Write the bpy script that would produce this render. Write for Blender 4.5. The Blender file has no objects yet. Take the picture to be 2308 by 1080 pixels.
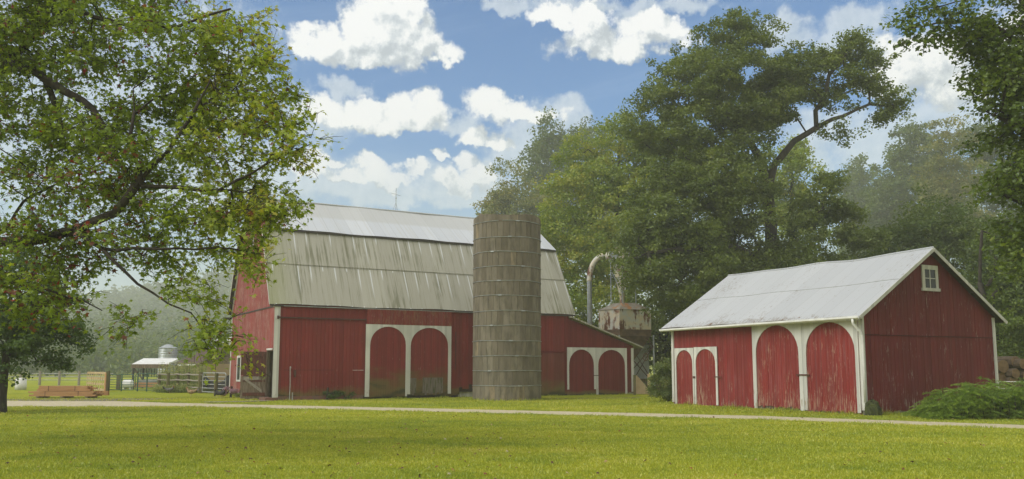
import bpy, math, random
import numpy as np
from mathutils import Vector, Matrix
random.seed(7)
rng = np.random.default_rng(11)
PI = math.pi
scene = bpy.context.scene
C = scene.collection

# ------------------------------------------------------------------ camera model (used to survey places from the photograph)
F, HY, PT = 1962.94, 830.23, 0.119
Y0 = HY - F * math.tan(PT)
def ray(px, py):
    a = (px - 1154) / F; b = (Y0 - py) / F
    return Vector((a, math.cos(PT) - b * math.sin(PT), math.sin(PT) + b * math.cos(PT)))
def at(px, py, Y):
    r = ray(px, py); r = r * (Y / r.y); return Vector((r.x, Y, 1.6 + r.z))
def gnd(px, py):
    r = ray(px, py); r = r * (-1.6 / r.z); return Vector((r.x, r.y, 0))

# ------------------------------------------------------------------ object helpers
def tag(o, label=None, cat=None, group=None, kind=None):
    if label: o['label'] = label
    if cat: o['category'] = cat
    if group: o['group'] = group
    if kind: o['kind'] = kind
    return o
def empty(name, loc, rz, label, cat, group=None):
    o = bpy.data.objects.new(name, None); C.objects.link(o)
    o.location = loc; o.rotation_euler = (0, 0, rz); o.empty_display_size = .3
    return tag(o, label, cat, group)
def copy_tree(o, parent=None):
    c = o.copy(); C.objects.link(c)
    if parent: c.parent = parent
    for ch in list(o.children): copy_tree(ch, c)
    return c

class MB:
    def __init__(s): s.v = []; s.f = []; s.m = []
    def add(s, vs, fs, mi=0):
        k = len(s.v); s.v += [tuple(v) for v in vs]; s.f += [tuple(i + k for i in f) for f in fs]; s.m += [mi] * len(fs)
        return s
    def box(s, x0, x1, y0, y1, z0, z1, mi=0):
        vs = [(x, y, z) for x in (x0, x1) for y in (y0, y1) for z in (z0, z1)]
        return s.add(vs, [(0, 1, 3, 2), (4, 6, 7, 5), (0, 4, 5, 1), (2, 3, 7, 6), (0, 2, 6, 4), (1, 5, 7, 3)], mi)
    def hexa(s, p, mi=0):   # 8 points: bottom 4 ccw, top 4 ccw
        return s.add(p, [(3, 2, 1, 0), (4, 5, 6, 7), (0, 1, 5, 4), (1, 2, 6, 5), (2, 3, 7, 6), (3, 0, 4, 7)], mi)
    def bar(s, a, b, w, h, up=(0, 0, 1), mi=0):
        a = Vector(a); b = Vector(b); d = (b - a).normalized(); u = Vector(up)
        if abs(d.dot(u)) > .95: u = Vector((1, 0, 0))
        sx = d.cross(u).normalized() * w / 2; sy = sx.cross(d).normalized() * h / 2
        return s.hexa([a - sx - sy, a + sx - sy, a + sx + sy, a - sx + sy, b - sx - sy, b + sx - sy, b + sx + sy, b - sx + sy], mi)
    def tube(s, pts, rad, n=8, mi=0, cap=True):
        pts = [Vector(p) for p in pts]
        if not hasattr(rad, '__len__'): rad = [rad] * len(pts)
        t = (pts[1] - pts[0]).normalized(); u = Vector((0, 0, 1))
        if abs(t.dot(u)) > .9: u = Vector((1, 0, 0))
        u = (u - t * u.dot(t)).normalized(); vs = []
        for i, p in enumerate(pts):
            if i == 0: t = (pts[1] - p).normalized()
            elif i == len(pts) - 1: t = (p - pts[i - 1]).normalized()
            else: t = (pts[i + 1] - pts[i - 1]).normalized()
            u = (u - t * u.dot(t)).normalized(); w = t.cross(u)
            vs += [p + (u * math.cos(k * 2 * PI / n) + w * math.sin(k * 2 * PI / n)) * rad[i] for k in range(n)]
        fs = [(i * n + k, i * n + (k + 1) % n, (i + 1) * n + (k + 1) % n, (i + 1) * n + k) for i in range(len(pts) - 1) for k in range(n)]
        if cap: fs += [tuple(range(n))[::-1], tuple((len(pts) - 1) * n + k for k in range(n))]
        return s.add(vs, fs, mi)
    def lathe(s, prof, c=(0, 0, 0), n=24, mi=0):
        vs = [(c[0] + r * math.cos(k * 2 * PI / n), c[1] + r * math.sin(k * 2 * PI / n), c[2] + z) for r, z in prof for k in range(n)]
        return s.add(vs, [(i * n + k, i * n + (k + 1) % n, (i + 1) * n + (k + 1) % n, (i + 1) * n + k) for i in range(len(prof) - 1) for k in range(n)], mi)
    def build(s, name, mat, parent=None, smooth=False):
        me = bpy.data.meshes.new(name); me.from_pydata(s.v, [], s.f); me.update()
        for mm in (mat if isinstance(mat, (list, tuple)) else [mat]): me.materials.append(mm)
        if any(s.m): me.polygons.foreach_set('material_index', s.m)
        if smooth: me.polygons.foreach_set('use_smooth', [True] * len(me.polygons))
        o = bpy.data.objects.new(name, me); C.objects.link(o)
        if parent: o.parent = parent
        return o

def npmesh(name, V, Fc, mat, parent=None, tint=None, smooth=False):
    """V (n,3), Fc (m,k) constant size faces, tint (m,) per-face attribute."""
    me = bpy.data.meshes.new(name)
    m, k = Fc.shape
    me.vertices.add(len(V)); me.vertices.foreach_set('co', np.ascontiguousarray(V, dtype=np.float32).ravel())
    me.loops.add(m * k); me.loops.foreach_set('vertex_index', np.ascontiguousarray(Fc, dtype=np.int32).ravel())
    me.polygons.add(m); me.polygons.foreach_set('loop_start', np.arange(0, m * k, k, dtype=np.int32))
    me.update(calc_edges=True)
    me.polygons.foreach_set('use_smooth', np.full(m, smooth, dtype=bool))
    if tint is not None:
        a = me.attributes.new('tint', 'FLOAT', 'FACE'); a.data.foreach_set('value', np.ascontiguousarray(tint, dtype=np.float32))
    me.materials.append(mat)
    o = bpy.data.objects.new(name, me); C.objects.link(o)
    if parent: o.parent = parent
    return o

# ------------------------------------------------------------------ node helpers
class NT:
    def __init__(s, tree): s.t = tree; s.n = tree.nodes; s.l = tree.links
    def node(s, typ, **kw):
        n = s.n.new(typ)
        for k, v in kw.items(): setattr(n, k, v)
        return n
    def put(s, sock, v):
        if v is None: return
        if isinstance(v, bpy.types.NodeSocket): s.l.new(v, sock)
        else:
            if sock.type == 'RGBA' and hasattr(v, '__len__') and len(v) == 3: v = (*v, 1)
            sock.default_value = v
    def math(s, op, a, b=None, c=None, clamp=False):
        n = s.node('ShaderNodeMath', operation=op, use_clamp=clamp)
        s.put(n.inputs[0], a); s.put(n.inputs[1], b); s.put(n.inputs[2], c); return n.outputs[0]
    def vmath(s, op, a, b=None):
        n = s.node('ShaderNodeVectorMath', operation=op); s.put(n.inputs[0], a); s.put(n.inputs[1], b)
        return n.outputs['Value'] if op in ('LENGTH', 'DOT_PRODUCT', 'DISTANCE') else n.outputs[0]
    def sep(s, v): n = s.node('ShaderNodeSeparateXYZ'); s.put(n.inputs[0], v); return n.outputs
    def comb(s, x=0, y=0, z=0):
        n = s.node('ShaderNodeCombineXYZ'); s.put(n.inputs[0], x); s.put(n.inputs[1], y); s.put(n.inputs[2], z); return n.outputs[0]
    def noise(s, vec, scale=1, detail=3, rough=.55, dist=0):
        n = s.node('ShaderNodeTexNoise'); s.put(n.inputs['Vector'], vec); n.inputs['Scale'].default_value = scale
        n.inputs['Detail'].default_value = detail; n.inputs['Roughness'].default_value = rough; n.inputs['Distortion'].default_value = dist
        return n.outputs[0]
    def white(s, vec): n = s.node('ShaderNodeTexWhiteNoise', noise_dimensions='3D'); s.put(n.inputs['Vector'], vec); return n.outputs['Value']
    def scale(s, vec, k): return s.vmath('MULTIPLY', vec, k)
    def step(s, v, a, b):    # smoothstep a..b -> 0..1
        n = s.node('ShaderNodeMapRange', interpolation_type='SMOOTHSTEP'); s.put(n.inputs[0], v)
        s.put(n.inputs[1], a); s.put(n.inputs[2], b); return n.outputs[0]
    def mix(s, f, a, b, mode='MIX'):
        n = s.node('ShaderNodeMix', data_type='RGBA', blend_type=mode); s.put(n.inputs[0], f); s.put(n.inputs[6], a); s.put(n.inputs[7], b); return n.outputs[2]
    def ramp(s, f, stops, interp='LINEAR'):
        n = s.node('ShaderNodeValToRGB'); r = n.color_ramp; r.interpolation = interp
        while len(r.elements) < len(stops): r.elements.new(.5)
        for e, (p, c) in zip(r.elements, stops): e.position = p; e.color = (*c, 1) if len(c) == 3 else c
        s.put(n.inputs[0], f); return n.outputs[0]
    def bump(s, h, strength=.3, dist=.02):
        n = s.node('ShaderNodeBump'); s.put(n.inputs['Height'], h); n.inputs['Strength'].default_value = strength; n.inputs['Distance'].default_value = dist
        return n.outputs[0]
    def obj(s): return s.node('ShaderNodeTexCoord').outputs['Object']
    def geo(s): return s.node('ShaderNodeNewGeometry').outputs['Position']
    def attr(s, name): n = s.node('ShaderNodeAttribute', attribute_name=name); return n.outputs['Fac']
def material(name, col=None, rough=.8, metal=0):
    m = bpy.data.materials.new(name); m.use_nodes = True
    nt = NT(m.node_tree); b = m.node_tree.nodes['Principled BSDF']
    b.inputs['Roughness'].default_value = rough; b.inputs['Metallic'].default_value = metal
    b.inputs['Specular IOR Level'].default_value = .3
    if col: b.inputs['Base Color'].default_value = (*col, 1)
    return m, nt, b

def painted(name, col, ax, w=.2, peel=.62, peelcol=(.30, .23, .17), moss=0, fade=.25, low=.5, under=(.33, .3, .26), speck=0.0):
    """vertical boards under old paint; ax: local axis running along the wall"""
    m, nt, b = material(name, rough=.75)
    p = nt.obj(); X = nt.sep(p); u = X[0] if ax == 'x' else X[1]; z = X[2]
    idx = nt.math('FLOOR', nt.math('DIVIDE', u, w))
    t = nt.white(nt.comb(idx, 3.1, 0))
    c = nt.mix(t, tuple(k * .80 for k in col), tuple(k * 1.12 for k in col))
    sv = nt.comb(nt.math('MULTIPLY', u, 9), 0, nt.math('MULTIPLY', z, .55))
    n1 = nt.noise(sv, 1, 4, .6)
    faded = tuple(k * .75 + .09 for k in col)
    c = nt.mix(nt.math('MULTIPLY', nt.step(n1, .45, .75), fade), c, faded)
    big = nt.noise(p, .6, 3)
    c = nt.mix(nt.step(big, .35, .7), c, nt.mix(.5, c, tuple(k * .7 for k in col)))
    # peeling flakes, more of them low down
    fv = nt.comb(nt.math('MULTIPLY', u, 22), 0, nt.math('MULTIPLY', z, 1.9))
    fl = nt.noise(fv, 1, 5, .68)
    zone = nt.noise(nt.comb(nt.math('MULTIPLY', u, 1.1), 7, nt.math('MULTIPLY', z, .8)), 1, 2)
    lowz = nt.math('MULTIPLY', nt.math('SUBTRACT', 1, nt.step(z, .0, 1.1)), .075 * low)
    s = nt.math('ADD', nt.math('ADD', fl, lowz), nt.math('MULTIPLY', nt.math('SUBTRACT', zone, .5), .35))
    pm = nt.step(s, peel, peel + .06)
    pc = nt.mix(nt.noise(p, 30, 2), peelcol, under)
    c = nt.mix(nt.math('MULTIPLY', pm, .8), c, pc)
    # thin white drips / scratches
    dv = nt.comb(nt.math('MULTIPLY', u, 40), 2, nt.math('MULTIPLY', z, 3.5))
    dr = nt.step(nt.noise(dv, 1, 2, .5), .73 - speck, .78 - speck)
    c = nt.mix(nt.math('MULTIPLY', dr, .55), c, (.5, .42, .38))
    if moss:
        mn = nt.noise(nt.comb(nt.math('MULTIPLY', u, .9), 1, nt.math('MULTIPLY', z, 2)), 1, 4)
        mz = nt.math('ADD', z, nt.math('MULTIPLY', nt.math('SUBTRACT', mn, .5), -1.4 * moss))
        g = nt.math('SUBTRACT', 1, nt.step(mz, .25 * moss, 1.0 * moss))
        c = nt.mix(nt.math('MULTIPLY', g, .85), c, nt.mix(nt.noise(p, 5, 3), (.12, .075, .035), (.13, .13, .03)))
        g2 = nt.math('SUBTRACT', 1, nt.step(mz, .0, .35 * moss))
        c = nt.mix(nt.math('MULTIPLY', g2, .85), c, (.035, .04, .015))
    nt.put(b.inputs['Base Color'], c)
    h = nt.math('ADD', nt.noise(nt.scale(p, (30, 30, 2)), 1, 3), nt.math('MULTIPLY', pm, -.4))
    nt.put(b.inputs['Normal'], nt.bump(h, .35, .012))
    return m

def noisy(name, c1, c2, scale=4, rough=.8, detail=4, metal=0, bump=.2, vs=(1, 1, 1), c3=None, t3=.6):
    m, nt, b = material(name, rough=rough, metal=metal)
    p = nt.scale(nt.obj(), vs); n = nt.noise(p, scale, detail, .6)
    c = nt.mix(nt.step(n, .35, .65), c1, c2)
    if c3: c = nt.mix(nt.step(nt.noise(p, scale * .6, 5, .65), t3, t3 + .06), c, c3)
    nt.put(b.inputs['Base Color'], c)
    if bump: nt.put(b.inputs['Normal'], nt.bump(nt.noise(p, scale * 3, 3), bump, .02))
    return m

# ------------------------------------------------------------------ materials
RED = (.19, .022, .020)
M = {}
M['wall'] = painted('barn_red_boards', RED, 'x', .2, peel=.68, moss=.75, fade=.25, speck=.035)
M['door'] = painted('barn_red_door_boards', (.20, .024, .024), 'x', .13, peel=.71, moss=1.9, fade=.2, speck=.05)
M['header'] = painted('worn_header_boards', (.2, .026, .022), 'x', .15, peel=.53, peelcol=(.22, .12, .07), under=(.2, .1, .05), fade=.6, speck=.08)
M['gable'] = painted('sun_faded_gable_boards', (.25, .042, .036), 'y', .16, peel=.535, fade=1.2, speck=.06, under=(.36, .27, .22), peelcol=(.30, .15, .12))
M['lean'] = painted('lean_to_boards', (.15, .014, .014), 'x', .16, peel=.74, moss=.35)
M['slide'] = painted('brown_sliding_door', (.16, .035, .026), 'x', .2, peel=.74, moss=1.0)
M['rdoor'] = painted('peeling_red_door_boards', (.22, .024, .022), 'y', .12, peel=.585, fade=.7, speck=.02, low=1.2, peelcol=(.33, .17, .12), under=(.38, .28, .2))
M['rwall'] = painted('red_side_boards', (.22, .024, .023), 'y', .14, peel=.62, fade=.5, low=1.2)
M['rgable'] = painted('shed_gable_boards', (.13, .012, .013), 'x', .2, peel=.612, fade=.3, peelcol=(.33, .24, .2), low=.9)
def white_paint(name, ax, peel=.66):
    return painted(name, (.58, .575, .535), ax, .15, peel=peel, peelcol=(.34, .28, .2), under=(.24, .18, .12), fade=.0, low=1.4, speck=-.2)
M['white_x'] = white_paint('white_trim_paint', 'x')
M['white_y'] = white_paint('weathered_white_trim', 'y', .64)
M['white_clean'] = noisy('white_gutter_paint', (.7, .7, .68), (.6, .6, .57), 3, .5)
M['wood_old'] = noisy('old_grey_wood', (.20, .155, .11), (.10, .075, .05), 2, .9, vs=(12, 12, 1), c3=(.3, .25, .19))
M['wood_red'] = noisy('old_redbrown_wood', (.12, .04, .028), (.07, .035, .025), 2, .9, vs=(10, 10, 1), c3=(.2, .14, .1))
M['wood_new'] = noisy('fresh_pine', (.42, .235, .105), (.33, .175, .075), 1.5, .7, vs=(1, 14, 14), c3=(.17, .09, .04), t3=.66)
M['wood_pale'] = noisy('pale_softwood', (.5, .38, .22), (.42, .3, .16), 2, .75)
M['patch'] = noisy('bare_grey_boards', (.19, .16, .13), (.12, .1, .08), 3, .9, vs=(8, 1, .8), c3=(.07, .08, .03), t3=.55)
M['dark'] = noisy('dark_interior_boards', (.05, .04, .035), (.03, .025, .02), 2, .95)
M['soffit'] = noisy('soffit_boards', (.07, .06, .055), (.045, .04, .038), 2, .9, vs=(1, 6, 1))
M['concrete'] = noisy('old_concrete', (.30, .27, .22), (.2, .18, .14), 3, .95, c3=(.1, .11, .05))
M['brickfound'] = noisy('reddish_footing', (.2, .09, .07), (.15, .1, .08), 4, .95)
M['steel'] = noisy('galvanised_steel', (.42, .45, .47), (.3, .32, .33), 3, .45, metal=.6, c3=(.22, .13, .07), t3=.62)
M['greytube'] = noisy('grey_gate_tube', (.42, .43, .42), (.3, .3, .29), 4, .5, metal=.4)
M['greentube'] = noisy('green_gate_tube', (.03, .085, .055), (.045, .1, .07), 4, .5)
M['rail'] = noisy('weathered_rail', (.30, .27, .22), (.2, .175, .14), 3, .9, vs=(1, 8, 8))
M['post'] = noisy('mossy_post', (.13, .10, .06), (.11, .115, .04), 3, .95)
M['ironrail'] = noisy('rusty_track', (.1, .045, .035), (.06, .03, .025), 5, .8)
M['bark'] = noisy('tree_bark', (.055, .045, .035), (.025, .021, .017), 3, .95, vs=(3, 3, .6), bump=.6, c3=(.07, .075, .045), t3=.58)
M['barkpale'] = noisy('oak_bark', (.062, .054, .04), (.034, .029, .022), 2.5, .95, vs=(2, 2, .4), bump=.6)
M['glass'] = material('window_glass', (.02, .025, .025), .08)[0]
M['hairline'] = material('dark_seam', (.05, .015, .014), .9)[0]

def rusty():
    m, nt, b = material('rusty_painted_steel', rough=.75)
    p = nt.obj(); n = nt.noise(p, 1.3, 6, .62)
    st = nt.noise(nt.scale(p, (3.5, 3.5, .8)), 1, 4, .6)
    c = nt.mix(nt.step(nt.noise(p, 2.4, 3), .35, .65), (.48, .49, .45), (.56, .49, .35))
    f = nt.step(nt.math('ADD', nt.math('MULTIPLY', n, .5), nt.math('MULTIPLY', st, .5)), .49, .58)
    c = nt.mix(f, c, nt.mix(nt.step(st, .4, .65), (.24, .08, .035), (.11, .042, .022)))
    nt.put(b.inputs['Base Color'], c); nt.put(b.inputs['Normal'], nt.bump(n, .3, .02)); return m
M['rusty'] = rusty()
M['rustroof'] = noisy('rusty_bin_roof', (.20, .165, .125), (.26, .25, .21), 1.4, .8, c3=(.32, .15, .05), t3=.57)
M['rustdark'] = noisy('dark_rust_plate', (.17, .11, .07), (.11, .075, .05), 3, .9)

def roofmat(name, base, streak, moss, mossamt, seamamt, metal=.25, rust=0):
    """corrugated sheets: streaks run down the slope, sheet laps every 0.66 m along local axis ax"""
    m, nt, b = material(name, rough=.5, metal=metal)
    p = nt.obj(); X = nt.sep(p); return m, nt, b, p, X
def main_roof(name, low):
    m, nt, b, p, X = roofmat(name, None, None, None, 0, 0)
    u, z = X[0], X[2]
    idx = nt.math('FLOOR', nt.math('DIVIDE', u, .66)); fr = nt.math('FRACT', nt.math('DIVIDE', u, .66))
    t = nt.white(nt.comb(idx, 1.7, 5)); t2 = nt.white(nt.comb(idx, 9.7, 2))
    st = nt.noise(nt.comb(nt.math('MULTIPLY', u, 6.5), 0, nt.math('MULTIPLY', z, .28)), 1, 5, .68)
    big = nt.noise(nt.comb(nt.math('MULTIPLY', u, .5), 0, nt.math('MULTIPLY', z, .35)), 1, 3)
    if low:
        c = nt.mix(t, (.33, .32, .265), (.37, .36, .30))
        c = nt.mix(nt.math('MULTIPLY', nt.step(st, .45, .72), .75), c, (.23, .225, .16))
        c = nt.mix(nt.math('MULTIPLY', nt.step(nt.math('ADD', nt.math('MULTIPLY', st, .6), nt.math('MULTIPLY', big, .4)), .52, .61), .75), c, (.14, .14, .08))
        c = nt.mix(nt.math('MULTIPLY', nt.math('SUBTRACT', 1, nt.step(u, -.4, 1.6)), .55), c, (.22, .24, .08))
        fine = nt.noise(nt.comb(nt.math('MULTIPLY', u, 22), 0, nt.math('MULTIPLY', z, .7)), 1, 3)
        c = nt.mix(nt.math('MULTIPLY', nt.step(fine, .5, .7), .35), c, (.42, .41, .36))
        # bright bare strips below each lap, of random length
        zz = nt.math('MODULO', nt.math('SUBTRACT', 9.0, z), 2.08)
        ln = nt.math('MULTIPLY', t2, 2.0)
        edge = nt.math('MULTIPLY', nt.math('LESS_THAN', fr, .10), nt.math('SUBTRACT', 1, nt.step(zz, nt.math('MULTIPLY', ln, .4), ln)))
        c = nt.mix(nt.math('MULTIPLY', edge, .75), c, (.62, .64, .66))
    else:
        c = nt.mix(t, (.46, .485, .52), (.52, .545, .58))
        c = nt.mix(nt.math('MULTIPLY', nt.step(st, .48, .75), .6), c, (.42, .41, .36))
        c = nt.mix(nt.math('MULTIPLY', nt.math('LESS_THAN', fr, .05), .35), c, (.25, .25, .24))
        up = nt.step(z, 9.9, 10.1)
        c = nt.mix(nt.math('MULTIPLY', up, .55), c, (.40, .40, .375))
    cor = nt.math('SINE', nt.math('MULTIPLY', u, 2 * PI / .076))
    nt.put(b.inputs['Base Color'], c); b.inputs['Roughness'].default_value = .55; b.inputs['Metallic'].default_value = .1
    nt.put(b.inputs['Normal'], nt.bump(nt.math('MULTIPLY', cor, .5), .35, .009))
    return m
M['roof_low'] = main_roof('mossy_corrugated_roof', True)
M['roof_up'] = main_roof('bright_corrugated_roof', False)
def shed_roof():
    m, nt, b, p, X = roofmat('white_corrugated_roof', None, None, None, 0, 0)
    u, z = X[1], X[2]
    idx = nt.math('FLOOR', nt.math('DIVIDE', u, .66))
    c = nt.mix(nt.white(nt.comb(idx, 1, 5)), (.44, .455, .475), (.47, .485, .505))
    st = nt.noise(nt.comb(nt.math('MULTIPLY', u, 5), 0, nt.math('MULTIPLY', z, .5)), 1, 4, .6)
    c = nt.mix(nt.math('MULTIPLY', nt.step(st, .5, .8), .4), c, (.46, .46, .46))
    c = nt.mix(nt.math('MULTIPLY', nt.math('LESS_THAN', nt.math('FRACT', nt.math('DIVIDE', u, .66)), .045), .28), c, (.24, .23, .22))
    c = nt.mix(nt.math('MULTIPLY', nt.math('LESS_THAN', nt.math('FRACT', nt.math('DIVIDE', u, .11)), .22), .10), c, (.3, .3, .3))
    fl = nt.noise(nt.scale(p, (4, 9, 4)), 1.3, 5, .7)
    zone = nt.noise(p, .45, 2)
    lowb = nt.math('MULTIPLY', nt.math('SUBTRACT', 1, nt.step(z, 3.4, 3.75)), .12)
    s = nt.math('ADD', nt.math('ADD', fl, lowb), nt.math('MULTIPLY', nt.math('SUBTRACT', zone, .5), .5))
    c = nt.mix(nt.math('MULTIPLY', nt.step(s, .62, .69), .75), c, (.26, .23, .2))
    s2 = nt.step(nt.math('ADD', nt.noise(p, 2.6, 4, .7), lowb), .70, .73)
    c = nt.mix(s2, c, (.16, .1, .065))
    cor = nt.math('SINE', nt.math('MULTIPLY', u, 2 * PI / .076))
    nt.put(b.inputs['Base Color'], c); nt.put(b.inputs['Normal'], nt.bump(nt.math('MULTIPLY', cor, .5), .3, .009)); return m
M['shed_roof'] = shed_roof()

def tinted(name, stops, rough=.9, sc=2.5, dirt=None):
    m, nt, b = material(name, rough=rough)
    p = nt.obj(); t = nt.attr('tint')
    c = nt.ramp(t, stops)
    n = nt.noise(nt.scale(p, (1.6, 1.6, .5)), sc, 5, .65)
    c = nt.mix(nt.math('MULTIPLY', nt.step(n, .40, .66), .72), c, dirt or (.085, .076, .052))
    n3 = nt.step(nt.noise(nt.scale(p, (6, 6, 1)), 2, 4, .65), .66, .72)
    c = nt.mix(nt.math('MULTIPLY', n3, .35), c, (.36, .33, .27))
    nt.put(b.inputs['Base Color'], c); nt.put(b.inputs['Normal'], nt.bump(nt.noise(p, 9, 4), .4, .02)); return m
M['stave'] = tinted('silo_concrete_stave', [(0, (.125, .105, .075)), (.5, (.165, .142, .105)), (.9, (.205, .18, .135)), (1, (.25, .2, .13))])

def leafmat(name, stops, trans=.45, gloss=.25, rnd=True):
    m = bpy.data.materials.new(name); m.use_nodes = True; nt = NT(m.node_tree); m.node_tree.nodes.clear()
    c = nt.ramp(nt.attr('tint'), stops)
    d = nt.node('ShaderNodeBsdfDiffuse'); nt.put(d.inputs[0], c)
    tr = nt.node('ShaderNodeBsdfTranslucent'); nt.put(tr.inputs[0], nt.mix(.5, c, nt.mix(1, c, (1.5, 1.5, .5), 'MULTIPLY')))
    mx = nt.node('ShaderNodeMixShader'); mx.inputs[0].default_value = trans; nt.l.new(d.outputs[0], mx.inputs[1]); nt.l.new(tr.outputs[0], mx.inputs[2])
    g = nt.node('ShaderNodeBsdfGlossy'); g.inputs['Roughness'].default_value = .45; g.inputs[0].default_value = (.8, .85, .9, 1)
    m2 = nt.node('ShaderNodeMixShader'); m2.inputs[0].default_value = .035 * gloss / .25; nt.l.new(mx.outputs[0], m2.inputs[1]); nt.l.new(g.outputs[0], m2.inputs[2])
    o = nt.node('ShaderNodeOutputMaterial'); nt.l.new(m2.outputs[0], o.inputs[0]); return m
M['leaf_maple'] = leafmat('red_maple_leaves', [(0, (.10, .145, .014)), (.3, (.175, .25, .02)), (.6, (.26, .34, .025)), (.85, (.38, .41, .04)), (.925, (.42, .37, .05)), (.945, (.22, .08, .035)), (.98, (.12, .025, .02)), (1, (.36, .03, .02))])
M['leaf_dark'] = leafmat('dark_maple_leaves', [(0, (.04, .07, .012)), (.5, (.07, .125, .02)), (1, (.12, .19, .03))])
M['leaf_oak'] = leafmat('oak_leaves', [(0, (.065, .095, .015)), (.5, (.125, .17, .025)), (.85, (.21, .255, .04)), (1, (.18, .15, .035))])
M['leaf_yellow'] = leafmat('turning_leaves', [(0, (.11, .165, .016)), (.45, (.20, .27, .024)), (.8, (.33, .34, .035)), (1, (.5, .38, .06))])
M['leaf_mid'] = leafmat('mixed_green_leaves', [(0, (.045, .078, .014)), (.5, (.085, .13, .022)), (.9, (.14, .185, .03)), (1, (.24, .2, .04))])
M['leaf_gold'] = leafmat('gold_green_leaves', [(0, (.10, .14, .025)), (.5, (.17, .19, .035)), (1, (.32, .26, .06))])
M['leaf_bush'] = leafmat('bush_leaves', [(0, (.08, .12, .03)), (.6, (.16, .21, .05)), (.9, (.25, .25, .08)), (1, (.28, .15, .09))])
M['leaf_juniper'] = leafmat('juniper_needles', [(0, (.08, .14, .02)), (.6, (.19, .29, .04)), (1, (.32, .42, .07))], .3)
M['leaf_weed'] = leafmat('weed_leaves', [(0, (.10, .14, .03)), (.6, (.22, .26, .07)), (1, (.4, .36, .16))])
M['flower'] = leafmat('mauve_petals', [(0, (.3, .17, .27)), (1, (.5, .34, .45))])
M['leaf_right'] = leafmat('roadside_maple_leaves', [(0, (.045, .07, .01)), (.45, (.09, .14, .014)), (.85, (.17, .23, .022)), (.97, (.26, .26, .03)), (1, (.36, .1, .03))])

# ------------------------------------------------------------------ foliage
def ring(spec): return np.array([(r * math.cos(math.radians(a)), r * math.sin(math.radians(a))) for a, r in spec])
T_MAPLE = ring([(90, .62), (62, .27), (34, .56), (2, .25), (-36, .42), (-90, .16), (-144, .42), (178, .25), (146, .56), (118, .27)])
T_SIMPLE = ring([(90, .6), (45, .32), (10, .45), (-60, .3), (-120, .3), (170, .45), (135, .32)])
T_QUAD = None
def leaf_arrays(P, N, size, tpl, tint, curl=.25):
    n = len(P)
    N = N / np.linalg.norm(N, axis=1, keepdims=True)
    R = rng.normal(size=(n, 3)); T = np.cross(N, R); T /= np.linalg.norm(T, axis=1, keepdims=True); B = np.cross(N, T)
    if tpl is None:   # bent rhomb: 4 verts
        a = np.array([(0, -.5), (.32, 0), (0, .5), (-.32, 0)]); h = np.array([0, .12, 0, .12])
        V = P[:, None] + size[:, None, None] * (a[None, :, :1] * T[:, None] + a[None, :, 1:] * B[:, None] + h[None, :, None] * N[:, None] * curl * 3)
        Fc = np.arange(n * 4).reshape(n, 4); return V.reshape(-1, 3), Fc, tint
    k = len(tpl); a = np.vstack([tpl, [[0, 0]]]); rr = (a ** 2).sum(1)
    V = P[:, None] + size[:, None, None] * (a[None, :, :1] * T[:, None] + a[None, :, 1:] * B[:, None] - rr[None, :, None] * N[:, None] * curl * 2)
    base = (np.arange(n) * (k + 1))[:, None, None]
    tri = np.array([(i, (i + 1) % k, k) for i in range(k)])[None]
    return V.reshape(-1, 3), (base + tri).reshape(-1, 3), np.repeat(tint, k)

def px_lobe(px, py, Y, rx, ry, rd, w=1.0):
    c = at(px, py, Y); k = Y / F
    return (c.x, c.y, c.z, rx * k, rd, ry * k, w)
def resample(pts, step):
    out = [np.array(pts[0], float)]
    for a, b in zip(pts[:-1], pts[1:]):
        a = np.array(a, float); b = np.array(b, float); n = max(1, int(np.linalg.norm(b - a) / step))
        for i in range(1, n + 1): out.append(a + (b - a) * i / n + (rng.normal(size=3) * step * .06 if i < n else 0))
    return out

limb_n = []
def skeleton(limbs, clumps, step, bow=.12):
    pos = []; par = []; plen = []; limb_n.clear()
    for li, L in enumerate(limbs):
        pts = resample(L, step); limb_n.append(len(pts))
        if li == 0: prev = -1
        else: prev = int(np.argmin(np.linalg.norm(np.array(pos) - pts[0], axis=1)))
        for q in pts:
            pos.append(q); par.append(prev); plen.append(0 if prev < 0 else plen[prev] + np.linalg.norm(q - pos[prev])); prev = len(pos) - 1
    nl = len(pos)
    cap = nl + len(clumps) * 14 + 10
    P = np.zeros((cap, 3)); P[:nl] = pos; PL = np.zeros(cap); PL[:nl] = plen; PA = -np.ones(cap, int); PA[:nl] = par; n = nl
    d0 = np.array([np.linalg.norm(P[:nl] - c, axis=1).min() for c in clumps]) if len(clumps) else []
    start = min(nl - 1, max(2, int(len(resample(limbs[0], step)) * .35)))
    ends = np.zeros(len(clumps), int)
    for ci in np.argsort(d0):
        c = clumps[ci]
        d = np.linalg.norm(P[start:n] - c, axis=1); cost = d + .12 * PL[start:n] + .5 * np.maximum(0, P[start:n, 2] - c[2] - .3)
        j = int(np.argmin(cost)) + start; a = P[j]; L = np.linalg.norm(c - a); k = max(1, min(12, int(L / step)))
        side = rng.normal(size=3) * L * bow; prev = j
        for i in range(1, k + 1):
            t = i / k; q = a + (c - a) * t + side * math.sin(PI * t) + np.array([0, 0, L * .08 * math.sin(PI * t)])
            P[n] = q; PA[n] = prev; PL[n] = PL[prev] + L / k; prev = n; n += 1
        ends[ci] = prev
    return P[:n], PA[:n], PL[:n], ends, nl

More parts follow.
